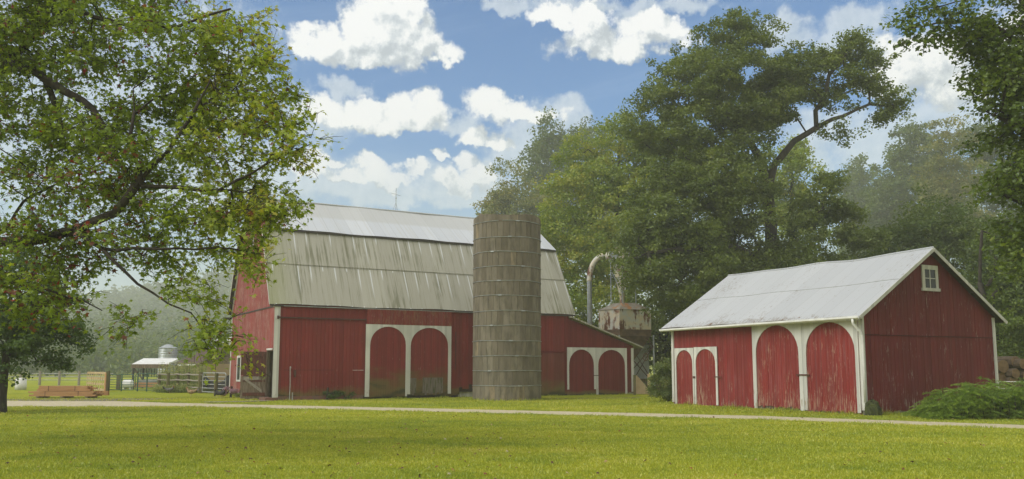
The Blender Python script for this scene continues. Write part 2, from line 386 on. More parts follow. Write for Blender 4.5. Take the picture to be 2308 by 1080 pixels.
def tube_mesh(P, PA, R, sides, rmin):
    n = len(P); kids = [[] for _ in range(n)]
    for i in range(n):
        if PA[i] >= 0: kids[PA[i]].append(i)
    V = []; Fc = []
    stack = [(0, -1)]
    while stack:
        s, p0 = stack.pop()
        chain = [s] if p0 < 0 else [p0, s]; rad = [R[s]] if p0 < 0 else [R[s], R[s]]
        cur = s
        while kids[cur]:
            ks = sorted(kids[cur], key=lambda q: -R[q])
            for q in ks[1:]:
                if R[q] >= rmin: stack.append((q, cur))
            cur = ks[0]
            if R[cur] < rmin: break
            chain.append(cur); rad.append(R[cur])
        if len(chain) < 2: continue
        pts = P[chain]; m = len(chain)
        T = np.gradient(pts, axis=0); T /= np.linalg.norm(T, axis=1, keepdims=True) + 1e-9
        u = np.cross(T[0], (0.3, 1, .2)); u /= np.linalg.norm(u)
        ang = np.arange(sides) * 2 * PI / sides; b0 = sum(len(v) for v in V)
        for i in range(m):
            u = u - T[i] * u.dot(T[i]); u /= np.linalg.norm(u) + 1e-9; w = np.cross(T[i], u)
            V.append(pts[i] + (np.cos(ang)[:, None] * u + np.sin(ang)[:, None] * w) * rad[i])
        i = np.arange(m - 1)[:, None] * sides + b0; k = np.arange(sides)[None]
        k2 = (k + 1) % sides
        Fc.append(np.stack([i + k, i + k2, i + sides + k2, i + sides + k], -1).reshape(-1, 4))
    return np.vstack(V), np.vstack(Fc)

def sample_clumps(lobes, n, sep, inner=.45):
    L = np.array(lobes); w = L[:, 6] * (L[:, 3] * L[:, 4] * L[:, 5]) ** (2 / 3); w /= w.sum()
    out = np.zeros((0, 3)); tries = 0
    res = []
    while len(res) < n and tries < n * 12:
        tries += 1
        l = L[rng.choice(len(L), p=w)]; d = rng.normal(size=3); d /= np.linalg.norm(d)
        r = inner + (1 - inner) * rng.random() ** .6
        c = l[:3] + d * r * l[3:6]
        if c[2] < .08: continue
        if res and tries < n * 9:
            A = np.array(res[-1500:])
            if (np.abs(A - c).max(1) < sep * 1.2).any() and (np.linalg.norm(A - c, axis=1) < sep).any(): continue
        res.append(c)
    return np.array(res)

def bough_clumps(lobes, n, sep, inner, per_bough=9, flat=.5, rbk=2.3):
    """boughs first, then leaf tufts spread over each bough like a shelf: crowns get lit shelves and dark gaps"""
    nb = max(4, n // per_bough); rb = sep * rbk
    bc = sample_clumps(lobes, nb, rb * .8, inner)
    if len(bc) < 4: return sample_clumps(lobes, n, sep * .5, inner)
    k = -(-n // len(bc))
    g = rng.normal(size=(len(bc), k, 3)); g /= np.linalg.norm(g, axis=2, keepdims=True); g *= rng.random((len(bc), k, 1)) ** .45
    sc = rb * (.6 + .7 * rng.random((len(bc), 1, 1)))
    q = bc[:, None] + g * sc * np.array([1, 1, flat]); q[:, :, 2] -= .18 * sc[:, :, 0] * (g[:, :, 0] ** 2 + g[:, :, 1] ** 2)
    return q.reshape(-1, 3)[:n]
def make_tree(name, label, limbs, r0, lobes, n, sep, per, lsize, mat, tpl=None, twiggy=False, csize=None, bark='bark', group=None, step=.5,
              seed=1, rmin=.02, sides=6, spread=(1, 1, .6), up=.6, inner=.45, cat='tree', tbias=0., trunkname='trunk', ptint=None, droop=.15, rexp=.5, per_bough=9, flat=.5, rbk=2.3, limb_r=None):
    global rng
    rng = np.random.default_rng(seed)
    cl = bough_clumps(lobes, n, sep, inner, per_bough, flat, rbk); cl = cl[cl[:, 2] > .1]
    limbs = [[tuple(p) for p in L] for L in limbs]
    P, PA, PL, ends, nl = skeleton(limbs, cl, step)
    cnt = np.zeros(len(P)); cnt[ends] += 1
    for i in range(len(P) - 1, -1, -1):
        if PA[i] >= 0: cnt[PA[i]] += cnt[i]
    # nodes were appended after their parents, so one backward pass is enough
    R = r0 * (np.maximum(cnt, .5) / max(1, cnt[0])) ** rexp
    R = np.maximum(R, .004)
    base = limbs[0][0]
    root = empty(name, (base[0], base[1], 0), 0, label, cat, group)
    off = np.array([base[0], base[1], 0])
    if limb_r:
        k0 = 0
        for li, Lb in enumerate(limbs):
            m_ = limb_n[li]
            if li in limb_r: a_, b_ = limb_r[li]; R[k0:k0 + m_] = np.maximum(R[k0:k0 + m_], np.linspace(a_, b_, m_))
            k0 += m_
    R[0] *= 1.35; R[1] *= 1.12
    V, Fc = tube_mesh(P - off, PA, R, sides, rmin)
    npmesh(trunkname, V, Fc, M[bark], root, smooth=True)
    cs = csize or sep
    D = cl - P[np.maximum(PA[ends], 0)]; D /= np.linalg.norm(D, axis=1, keepdims=True) + 1e-6
    ctint = np.clip(rng.random(len(cl)) * .6 + .4 * (.5 + .5 * np.sin(cl[:, 0] * 1.9 / sep * .35 + 1) * np.sin(cl[:, 2] * 2.3 / sep * .35) + .2 * rng.normal(size=len(cl))), 0, 1)
    center = np.mean(cl, axis=0)
    if twiggy:
        pp = []; nn = []; tt = []; tw = MB()
        for c, d, t in zip(cl, D, ctint):
            for k in range(3):
                dd = d + rng.normal(size=3) * .55; dd[2] = dd[2] * .6 - droop * rng.random(); dd /= np.linalg.norm(dd)
                ln = cs * (.8 + .7 * rng.random()); m = max(3, int(per / 3))
                e = c + dd * ln + np.array([0, 0, -.1 * ln])
                mid = c + dd * ln * .5 + rng.normal(size=3) * .03
                tw.tube([c - off, mid - off, e - off], [.006, .005, .003], 3, cap=False)
                s = (np.arange(m) + rng.random(m)) / m
                q = c + (e - c) * s[:, None] + rng.normal(size=(m, 3)) * .07 * (lsize / .1)
                q[:, 2] -= .03
                pp.append(q); nn.append(rng.normal(size=(m, 3)) * .6 + np.array([0, 0, up]) + dd * .3); tt.append(np.full(m, t))
        tw.build('twigs', M[bark], root)
        pp = np.vstack(pp); nn = np.vstack(nn); tt = np.concatenate(tt)
    else:
        m = per; k = len(cl)
        g = rng.normal(size=(k, m, 3)); g /= np.linalg.norm(g, axis=2, keepdims=True); g *= (rng.random((k, m, 1)) ** .5)
        # flattened tufts that lean outward: uneven outline with shelves and gaps
        sc = (.65 + .7 * rng.random((k, 1, 1))) * cs
        q = cl[:, None] + g * sc * np.array(spread) + D[:, None] * rng.random((k, m, 1)) * cs * .35
        pp = q.reshape(-1, 3); nn = (rng.normal(size=(k, m, 3)) * .7 + g * .5 + np.array([0, 0, up])).reshape(-1, 3)
        tt = np.repeat(ctint, m)
    keep = pp[:, 2] > .05; pp = pp[keep]; nn = nn[keep]; tt = tt[keep]
    N_ = len(pp)
    tint = np.clip(tt * .6 + rng.random(N_) * .4 + tbias + rng.normal(size=N_) * .04, 0, .9)
    if ptint: tint = ptint(pp, tint)
    size = lsize * (.6 + .7 * rng.random(N_))
    V, Fc, tf = leaf_arrays(pp - off, nn, size, tpl, tint)
    npmesh('crown', V, Fc, M[mat], root, tint=tf)
    return root

# ------------------------------------------------------------------ world: sky with cumulus
SUN_AZ, SUN_EL = math.radians(-118), math.radians(42)     # azimuth measured from +Y (view direction) toward +X
def build_world():
    w = bpy.data.worlds.new("World"); scene.world = w; w.use_nodes = True
    nt = NT(w.node_tree); w.node_tree.nodes.clear()
    sky = nt.node('ShaderNodeTexSky', sky_type='NISHITA'); sky.sun_disc = False
    sky.sun_elevation = SUN_EL; sky.sun_rotation = SUN_AZ; sky.air_density = 1.0; sky.dust_density = .6; sky.ozone_density = 2.0
    d = nt.node('ShaderNodeTexCoord').outputs['Generated']
    s = nt.sep(d); az = nt.math('ARCTAN2', s[0], s[1]); el = nt.math('ARCSINE', s[2])
    P = nt.comb(az, el, 0)
    def n2(pv, sc, det, ro, col=False):
        n = nt.node('ShaderNodeTexNoise', noise_dimensions='2D'); nt.put(n.inputs['Vector'], pv); n.inputs['Scale'].default_value = sc
        n.inputs['Detail'].default_value = det; n.inputs['Roughness'].default_value = ro; return n.outputs[1 if col else 0]
    skyc = nt.mix(1, sky.outputs[0], SKY_TINT, 'MULTIPLY')
    below = nt.step(nt.math('MULTIPLY', s[2], -1), -.02, .04)
    # ---- far from the view: bright broken cloud cover, seen only as light
    bn = n2(P, 2.2, 3, .6)
    back = nt.math('MAXIMUM', nt.step(nt.math('MULTIPLY', s[1], -1), -.75, -.2), nt.step(s[2], .45, .7))
    cb = nt.mix(nt.math('MULTIPLY', back, nt.step(bn, .25, .5)), skyc, (8.6, 8.3, 7.7)); cb = nt.mix(below, cb, (4.5, 4.8, 4.5))
    def background(c):
        b = nt.node('ShaderNodeBackground'); nt.put(b.inputs[0], c); b.inputs[1].default_value = WORLD; return b.outputs[0]
    def mixsh(f, a, b):
        n = nt.node('ShaderNodeMixShader'); nt.put(n.inputs[0], f); nt.l.new(a, n.inputs[1]); nt.l.new(b, n.inputs[2]); return n.outputs[0]
    # ---- shared noises of the visible window
    warp = nt.vmath('MULTIPLY', nt.vmath('SUBTRACT', n2(P, 22, 4, .6, True), (.5, .5, .5)), (.05, .05, 0))
    Pw = nt.vmath('ADD', P, warp)
    n0 = n2(P, 26, 9, .66); n1 = n2(nt.vmath('ADD', P, (-.006, .009, 0)), 26, 7, .62)
    ci = n2(nt.comb(nt.math('ADD', nt.math('MULTIPLY', az, 3), nt.math('MULTIPLY', el, 5)), nt.math('SUBTRACT', nt.math('MULTIPLY', el, 26), nt.math('MULTIPLY', az, 6)), 0), 1, 4, .6)
    cir = nt.math('MULTIPLY', nt.step(ci, .45, .85), .07)
    base = nt.mix(cir, skyc, (6.5, 7.6, 8.8))
    vn = n2(nt.comb(nt.math('MULTIPLY', az, 7), nt.math('MULTIPLY', el, 22), 0), 1, 5, .6)
    hor = nt.math('SUBTRACT', 1, nt.step(nt.math('ADD', el, nt.math('MULTIPLY', nt.math('SUBTRACT', vn, .5), .10)), .06, .30))
    base = nt.mix(nt.math('MULTIPLY', hor, .66), base, (4.6, 5.7, 6.2))
    def field(nt, lst, pv):
        f = None; pv0 = pv
        for i_, (px, py, rx, ry, soft) in enumerate(lst):
            if i_ and i_ % 3 == 0: pv = nt.vmath('ADD', pv0, nt.comb(nt.math('MULTIPLY', f, 1e-8), 0, 0))   # evaluate one after the other: the shader stack is small
            r = ray(px, py).normalized(); a_, e_ = math.atan2(r.x, r.y), math.asin(r.z)
            v = nt.vmath('MULTIPLY', nt.vmath('SUBTRACT', pv, (a_, e_, 0)), (F / rx, F / ry, 0))
            q = nt.sep(v); y = nt.math('MAXIMUM', q[1], nt.math('MULTIPLY', q[1], -1.5))
            v = nt.math('SUBTRACT', 1, nt.math('ADD', nt.math('MULTIPLY', q[0], q[0]), nt.math('MULTIPLY', y, y)))
            f = v if f is None else nt.math('SMOOTH_MAX', f, v, .15)
        return f
    W_ = nt; shared = (Pw, n0, n1, base, nt.math('SUBTRACT', .97, nt.math('MULTIPLY', nt.math('SUBTRACT', 1, nt.step(el, .17, .27)), .42)))
    def chunk(a0, a1):
        def sel(soft):
            out = []
            for b in CLOUDS:
                r = ray(b[0], b[1]).normalized(); a_ = math.atan2(r.x, r.y); m = b[2] / F * 1.35 + .03
                if b[4] == soft and a_ + m > a0 and a_ - m < a1: out.append(b)
            return out
        S = sel(1); H = sel(0)
        g = bpy.data.node_groups.new('cloud_chunk', 'ShaderNodeTree'); I = g.interface
        for nm, ty in (('Pw', 'NodeSocketVector'), ('n0', 'NodeSocketFloat'), ('n1', 'NodeSocketFloat'), ('base', 'NodeSocketColor'), ('alpha', 'NodeSocketFloat')): I.new_socket(nm, in_out='INPUT', socket_type=ty)
        I.new_socket('out', in_out='OUTPUT', socket_type='NodeSocketColor')
        nt = NT(g); gi = nt.node('NodeGroupInput').outputs; go = nt.node('NodeGroupOutput'); Pw, n0, n1, c = gi[0], gi[1], gi[2], gi[3]
        if S:
            fs = field(nt, S, Pw); ds = nt.math('ADD', fs, nt.math('MULTIPLY', nt.math('SUBTRACT', n0, .5), 3.0))
            ls = nt.math('ADD', nt.math('MULTIPLY', nt.math('SUBTRACT', n0, n1), 3.0), .5, clamp=True)
            c = nt.mix(nt.math('MULTIPLY', nt.step(ds, -.5, .9), .62), c, nt.mix(ls, (4.7, 5.3, 5.8), (6.4, 6.8, 7.1)))
        if H:
            Ph = Pw if not S else nt.vmath('ADD', Pw, nt.comb(nt.math('MULTIPLY', fs, 1e-8), 0, 0))
            f0 = field(nt, H, Ph); f1 = field(nt, H, nt.vmath('ADD', nt.vmath('ADD', Pw, (-.012, .028, 0)), nt.comb(nt.math('MULTIPLY', f0, 1e-8), 0, 0)))
            dens = nt.math('ADD', f0, nt.math('MULTIPLY', nt.math('SUBTRACT', n0, .5), 2.6))
            a = nt.step(dens, -.55, .5)
            dv = nt.math('SUBTRACT', nt.math('MAXIMUM', f0, -.5), nt.math('MAXIMUM', f1, -.5))
            lit = nt.math('ADD', .50, nt.math('MULTIPLY', dv, .75)); lit = nt.math('ADD', lit, nt.math('MULTIPLY', nt.math('SUBTRACT', n0, n1), 3.6), clamp=True)
            cc = nt.ramp(lit, [(0, (3.7, 4.1, 4.6)), (.4, (4.9, 5.3, 5.7)), (.7, (6.4, 6.6, 6.8)), (1, (7.6, 7.6, 7.6))])
            c = nt.mix(nt.math('MULTIPLY', a, gi[4]), c, cc)
        nt.put(go.inputs[0], c)
        gn = W_.node('ShaderNodeGroup'); gn.node_tree = g
        for k, v in enumerate(shared): W_.put(gn.inputs[k], v)
        return background(W_.mix(below, gn.outputs[0], (4.5, 4.8, 4.5)))
    edges = [-.62, -.30, -.02, .34, .62]
    sh = chunk(edges[0], edges[1])
    for e0, e1 in zip(edges[1:-1], edges[2:]): sh = mixsh(nt.math('GREATER_THAN', az, e0), sh, chunk(e0, e1))
    win = nt.math('MULTIPLY', nt.math('LESS_THAN', nt.math('ABSOLUTE', az), .62), nt.math('MULTIPLY', nt.math('GREATER_THAN', el, -.03), nt.math('LESS_THAN', el, .50)))
    o = nt.node('ShaderNodeOutputWorld'); nt.l.new(mixsh(win, background(cb), sh), o.inputs[0])
    w.cycles.sampling_method = 'MANUAL'; w.cycles.sample_map_resolution = 512
WORLD = .1
SKY_TINT = (.13, .60, 1.02)
CLOUDS = [ # px, py, rx, ry (photo pixels), soft
    (845, 85, 95, 80), (800, 50, 40, 40), (900, 90, 70, 75), (870, 10, 75, 50), (720, 105, 75, 35), (745, 75, 35, 28), (950, 120, 70, 42), (820, 130, 130, 40), (920, 30, 40, 50), (985, 132, 38, 22),
    (1245, 42, 62, 28), (1320, 70, 60, 50), (1400, 105, 150, 42), (1500, 80, 50, 35), (1330, 30, 50, 30), (1150, 12, 70, 24, 1), (1430, 20, 45, 34, 1), (1440, 70, 60, 40), (1300, 5, 150, 20, 1), (1560, 10, 80, 26, 1),
    (735, 262, 58, 38), (820, 262, 75, 38), (900, 250, 55, 42), (960, 255, 45, 48), (770, 203, 60, 26, 1), (690, 290, 120, 44, 1), (860, 280, 130, 24), (1020, 278, 70, 30, 1),
    (1090, 240, 50, 38), (1150, 258, 70, 34), (1215, 265, 45, 25), (1080, 312, 50, 30), (1125, 325, 34, 20), (1255, 240, 45, 34, 1), (1180, 350, 100, 80, 1), (1290, 300, 60, 60, 1),
    (835, 375, 34, 26), (860, 395, 46, 24), (935, 392, 30, 20), (905, 408, 34, 18), (770, 415, 150, 60, 1), (1000, 360, 20, 16), (1055, 375, 34, 28), (1085, 400, 46, 30), (1025, 410, 40, 24), (1040, 425, 150, 50, 1), (730, 362, 50, 16), (690, 385, 40, 24), (775, 400, 40, 20), (870, 435, 190, 40, 1),
    (2080, 165, 110, 75), (2040, 125, 50, 45), (2165, 190, 60, 60), (2190, 265, 60, 50, 1), (1930, 60, 90, 50, 1), (1780, 85, 70, 45, 1), (1900, 110, 80, 50, 1), (1960, 330, 170, 80, 1), (1860, 300, 120, 60, 1), (2100, 280, 160, 70, 1),
    (60, 200, 420, 330, 1), (300, 250, 330, 280, 1), (480, 420, 260, 160, 1), (430, 200, 160, 180, 1), (1500, -90, 200, 60), (700, -130, 220, 60), (2430, 100, 180, 120)]
CLOUDS = [c + (0,) * (5 - len(c)) for c in CLOUDS]
build_world()

sun = bpy.data.lights.new('sun', 'SUN'); sun.energy = 1.8; sun.angle = math.radians(38); sun.color = (1, .965, .90)
so = bpy.data.objects.new('sun', sun); C.objects.link(so)
sd = Vector((math.sin(SUN_AZ) * math.cos(SUN_EL), math.cos(SUN_AZ) * math.cos(SUN_EL), math.sin(SUN_EL)))
so.rotation_euler = sd.to_track_quat('Z', 'Y').to_euler()

cam = bpy.data.cameras.new('camera'); co = bpy.data.objects.new('camera', cam); C.objects.link(co); scene.camera = co
cam.sensor_width = 36; cam.lens = 36 * F / 2308; cam.shift_y = (Y0 - 540) / 2308; cam.clip_end = 3000; cam.clip_start = .1
co.location = (0, 0, 1.6); co.rotation_euler = (PI / 2 + PT, 0, 0)
scene.view_settings.view_transform = 'Standard'; scene.view_settings.look = 'None'; scene.view_settings.exposure = .52
scene.view_settings.gamma = 1
cy = scene.cycles
cy.use_denoising = True
try: cy.denoiser = 'OPENIMAGEDENOISE'
except Exception: pass
cy.max_bounces = 6; cy.diffuse_bounces = 3; cy.glossy_bounces = 2; cy.transmission_bounces = 4; cy.volume_bounces = 1; cy.transparent_max_bounces = 6
cy.sample_clamp_indirect = 6

# ------------------------------------------------------------------ ground
def fbm2(x, y, s=0):
    return (math.sin(x * .31 + 1.3 + s) * math.cos(y * .27 - .7 + s) + .5 * math.sin(x * .83 + y * .61 + s) + .3 * math.sin(x * 1.9 - y * 1.3 + 2 * s))
def ground_mat():
    m, nt, b = material('mown_grass', rough=.95); b.inputs['Specular IOR Level'].default_value = .1
    p = nt.geo(); 
    n1 = nt.noise(nt.scale(p, (.10, .22, 1)), 1, 4, .6); n2 = nt.noise(p, 1.1, 5, .65); n3 = nt.noise(p, 34, 3, .7); n4 = nt.noise(nt.scale(p, (.35, .9, 1)), 1, 3)
    c = nt.mix(nt.step(n1, .32, .68), (.27, .32, .022), (.43, .42, .028))
    c = nt.mix(nt.math('MULTIPLY', nt.step(n2, .42, .68), .6), c, (.22, .30, .02))
    c = nt.mix(nt.math('MULTIPLY', nt.step(n4, .52, .75), .6), c, (.45, .43, .05))
    n5 = nt.noise(nt.scale(p, (.5, .5, 1)), 1, 5, .7)
    c = nt.mix(nt.math('MULTIPLY', nt.step(n5, .50, .66), .55), c, (.18, .24, .022))
    n7 = nt.noise(p, 9, 4, .7)
    c = nt.mix(nt.math('MULTIPLY', nt.step(n7, .5, .7), .45), c, (.12, .18, .02))
    n6 = nt.noise(p, 2.7, 5, .75)
    c = nt.mix(nt.math('MULTIPLY', nt.step(n6, .57, .70), .6), c, (.30, .25, .09))
    c = nt.mix(nt.math('MULTIPLY', nt.step(n3, .4, .7), .5), c, (.17, .20, .015))
    nt.put(b.inputs['Base Color'], c)
    nt.put(b.inputs['Normal'], nt.bump(nt.math('ADD', n3, nt.noise(p, 90, 2)), .9, .05)); return m
M['grass'] = ground_mat()
def grass_mat():
    m = leafmat('grass_blades', [(0, (.21, .28, .022)), (.4, (.345, .39, .03)), (.8, (.50, .49, .045)), (1, (.66, .58, .22))], .3, .3)
    nt = NT(m.node_tree); r = [n for n in m.node_tree.nodes if n.type == 'VALTORGB'][0]
    p = nt.geo(); n1 = nt.noise(nt.scale(p, (.10, .22, 1)), 1, 4, .6); n4 = nt.noise(nt.scale(p, (.35, .9, 1)), 1, 3)
    n5 = nt.noise(nt.scale(p, (.5, .5, 1)), 1, 5, .7)
    a = nt.math('ADD', nt.math('MULTIPLY', nt.step(n1, .3, .7), .3), nt.math('SUBTRACT', nt.math('MULTIPLY', nt.step(n4, .4, .75), .22), nt.math('MULTIPLY', nt.step(n5, .48, .66), .28)))
    v = nt.math('ADD', nt.math('MULTIPLY', nt.attr('tint'), .62), a)
    for l in list(m.node_tree.links):
        if l.to_node == r: m.node_tree.links.remove(l)
    nt.put(r.inputs[0], v); return m
M['blades'] = grass_mat()
g = MB()
G = [-900, -300, -120, -60, -30, 0, 30, 60, 120, 300, 900]; GY = [-200, -60, -20, 0, 20, 40, 60, 90, 150, 300, 900]
g.add([(x, y, 0) for y in GY for x in G], [(j * 11 + i, j * 11 + i + 1, (j + 1) * 11 + i + 1, (j + 1) * 11 + i) for j in range(10) for i in range(10)])
tag(g.build('ground', M['grass']), kind='structure')

M['gravel'] = noisy('pale_gravel', (.48, .42, .27), (.36, .315, .20), 7, .95, c3=(.50, .45, .35), t3=.55, bump=.5)
M['dirt'] = noisy('damp_dirt', (.16, .135, .10), (.09, .075, .05), 2.5, .8, c3=(.25, .22, .17), t3=.58)
def strip(name, lo, hi, z, mat, jit=.1, step=.5):
    a = resample([(x, y, 0) for x, y in lo], step); b = resample([(x, y, 0) for x, y in hi], step)
    n = max(len(a), len(b)); a = np.array(a)[np.linspace(0, len(a) - 1, n).astype(int)]; b = np.array(b)[np.linspace(0, len(b) - 1, n).astype(int)]
    mb = MB(); vs = []
    for i in range(n):
        j1 = fbm2(a[i][0] * 4, i) * jit; j2 = fbm2(b[i][0] * 4, i, 5) * jit
        vs += [(a[i][0], a[i][1] + j1, z), (a[i][0] * .5 + b[i][0] * .5, a[i][1] * .5 + b[i][1] * .5, z), (b[i][0], b[i][1] + j2, z)]
    mb.add(vs, [(i * 3 + k, i * 3 + k + 1, i * 3 + 4 + k, i * 3 + 3 + k) for i in range(n - 1) for k in (0, 1)])
    return mb.build(name, mat)
tag(strip('driveway', [(-60, 37.2), (-21.4, 36.9), (-13.6, 36.9), (-7, 34.4), (0, 31.2), (7.67, 27.9), (13.6, 23.5), (24, 15)],
      [(-60, 44.5), (-25.5, 44), (-19.5, 43.4), (-16, 41.2), (-12, 39.3), (-6, 36.6), (0, 33.9), (8.24, 30.0), (14.3, 25.3), (26, 16.5)], .004, M['gravel'], .16, .3), kind='structure')
tag(strip('dirt_yard', [(-26, 43.6), (-22, 43.2), (-19, 43.4)], [(-27, 46), (-21, 47), (-17.6, 47)], .008, M['dirt'], .25), kind='structure')
tag(strip('worn_path', [(.9, 46.0), (3, 46.6), (7, 47.6)], [(.9, 46.4), (3, 47.2), (7, 48.6)], .004, M['dirt'], .1), kind='structure')

# grass blades in the foreground lawn and along the drive and walls
def blades(name, label, boxes, seed=3, cat='grass'):
    r = np.random.default_rng(seed); Pp = []; Hs = []
    for (y0, y1, k, dens, h) in boxes:
        area = (y1 - y0) * (y0 + y1) * k; n = int(area * dens)
        y = y0 + (y1 - y0) * r.random(n); x = (r.random(n) * 2 - 1) * k * y
        Pp.append(np.stack([x, y], 1)); Hs.append(np.full(n, h))
    Pp = np.vstack(Pp); Hs = np.concatenate(Hs)
    def drive(x, y):
        lo = np.interp(x, [-60, -13.6, -7, 0, 7.67, 13.6, 24], [37, 36.9, 34.4, 31.2, 27.9, 23.5, 15]); hi = np.interp(x, [-60, -19.5, -16, -12, -6, 0, 8.24, 14.3, 26], [44, 43.4, 41.2, 39.3, 36.6, 33.9, 30, 25.3, 16.5])
        return (y > lo + .12) & (y < hi - .12)
    if len(boxes) > 2:   # coarser tufts and clover clumps among the mown blades
        m = 1500; yc = 9.5 + 16 * r.random(m); xc = (r.random(m) * 2 - 1) * .68 * yc; q = 22
        Pp = np.vstack([Pp, np.stack([np.repeat(xc, q) + r.normal(size=m * q) * .045, np.repeat(yc, q) + r.normal(size=m * q) * .045], 1)]); Hs = np.concatenate([Hs, np.repeat(.03 + .035 * r.random(m) ** 2, q)])
    k = ~drive(Pp[:, 0], Pp[:, 1]); Pp = Pp[k]; Hs = Hs[k]
    n = len(Pp); h = Hs * (.5 + r.random(n)); w = .003 + .0004 * Pp[:, 1]
    a = r.random(n) * 2 * PI; lean = r.normal(size=(n, 2)) * .45
    dx = np.cos(a) * w; dy = np.sin(a) * w
    V = np.zeros((n, 3, 3)); V[:, 0, 0] = Pp[:, 0] - dx; V[:, 0, 1] = Pp[:, 1] - dy; V[:, 1, 0] = Pp[:, 0] + dx; V[:, 1, 1] = Pp[:, 1] + dy
    V[:, 2, 0] = Pp[:, 0] + lean[:, 0] * h; V[:, 2, 1] = Pp[:, 1] + lean[:, 1] * h; V[:, 2, 2] = h
    V[:, :2, 2] = -.002
    o = npmesh(name, V.reshape(-1, 3), np.arange(n * 3).reshape(n, 3), M['blades'], tint=np.clip(r.random(n), 0, 1))
    tag(o, label, cat, kind='stuff')
blades('lawn_grass', 'short yellow green mown grass covering the lawn', [(9, 14, .70, 900, .026), (14, 20, .68, 520, .027), (20, 30, .66, 230, .03), (30, 48, .66, 70, .045)])

# fallen leaves
def litter():
    r = np.random.default_rng(5); n = 420
    y = 11.5 + 22 * r.random(n) ** 1.3; x = (r.random(n) * 2 - 1) * y * .62; x = np.where(r.random(n) < .55, -np.abs(x), x)
    P = np.stack([x, y, np.full(n, .045)], 1); N = r.normal(size=(n, 3)) * .35 + np.array([0, 0, 1])
    V, Fc, t = leaf_arrays(P, N, .045 + .05 * r.random(n), T_MAPLE, r.random(n), .5)
    m = leafmat('fallen_leaf', [(0, (.06, .03, .015)), (.5, (.16, .06, .03)), (.7, (.25, .04, .02)), (.85, (.4, .3, .12)), (1, (.45, .42, .3))], .2)
    tag(npmesh('fallen_leaves', V, Fc, m, tint=t), 'scattered brown red and yellow fallen leaves on the lawn', 'leaves', kind='stuff')
litter()

def edge_grass():
    r = np.random.default_rng(15); P = []; H = []
    c, s_ = math.cos(.513), math.sin(.513); c2, s2 = math.cos(.492), math.sin(.492)
    def bl(u, v): return (-11.872 + c * u - s_ * v, 43.61 + s_ * u + c * v)
    def sl(u, v): return (12.214 + c2 * u - s2 * v, 30.457 + s2 * u + c2 * v)
    segs = [(bl(.3, -.12), bl(10.2, -.12), .07), (bl(10, -.2), bl(22.3, -.18), .06), (sl(-.12, .2), sl(-.12, 10.6), .10), (sl(0, -.16), sl(7.5, -.16), .12), (bl(-.1, 1.4), bl(-.15, 10), .14)]
    drive = [[(-13.6, 36.9), (-7, 34.4), (0, 31.2), (7.67, 27.9), (13.6, 23.5), (24, 15)], [(-19.5, 43.4), (-16, 41.2), (-12, 39.3), (-6, 36.6), (0, 33.9), (8.24, 30.0), (14.3, 25.3), (26, 16.5)], [(-40, 36.95), (-13.6, 36.9)]]
    for D in drive: segs += [(a, b, .045) for a, b in zip(D[:-1], D[1:])]
    for k in range(24): a = k * PI / 12; segs.append(((-.26 + 1.84 * math.cos(a), 45.15 + 1.84 * math.sin(a)), (-.26 + 1.84 * math.cos(a + .26), 45.15 + 1.84 * math.sin(a + .26)), .08))
    for a, b, h in segs:
        a = np.array(a); b = np.array(b); L = np.linalg.norm(b - a); n = int(L * 150); t = r.random((n, 1))
        P.append(a + (b - a) * t + r.normal(size=(n, 2)) * .09); H.append(h * (.3 + 1.3 * r.random(n) ** 1.6) * (.5 + .8 * np.clip(np.sin(t[:, 0] * L * 2.3) + .5 * np.sin(t[:, 0] * L * 5.1) + .3, 0, 1.3)))
    P = np.vstack(P); H = np.concatenate(H); n = len(P); a = r.random(n) * 2 * PI; w = .012; V = np.zeros((n, 3, 3)); ln = r.normal(size=(n, 2)) * .4
    V[:, 0, :2] = P - np.stack([np.cos(a), np.sin(a)], 1) * w; V[:, 1, :2] = P + np.stack([np.cos(a), np.sin(a)], 1) * w; V[:, 2, :2] = P + ln * H[:, None]; V[:, 2, 2] = H
    tag(npmesh('uncut_grass', V.reshape(-1, 3), np.arange(n * 3).reshape(n, 3), M['blades'], tint=r.random(n) * .6), 'longer uncut grass fringing the walls and the gravel drive', 'grass', kind='stuff')
edge_grass()

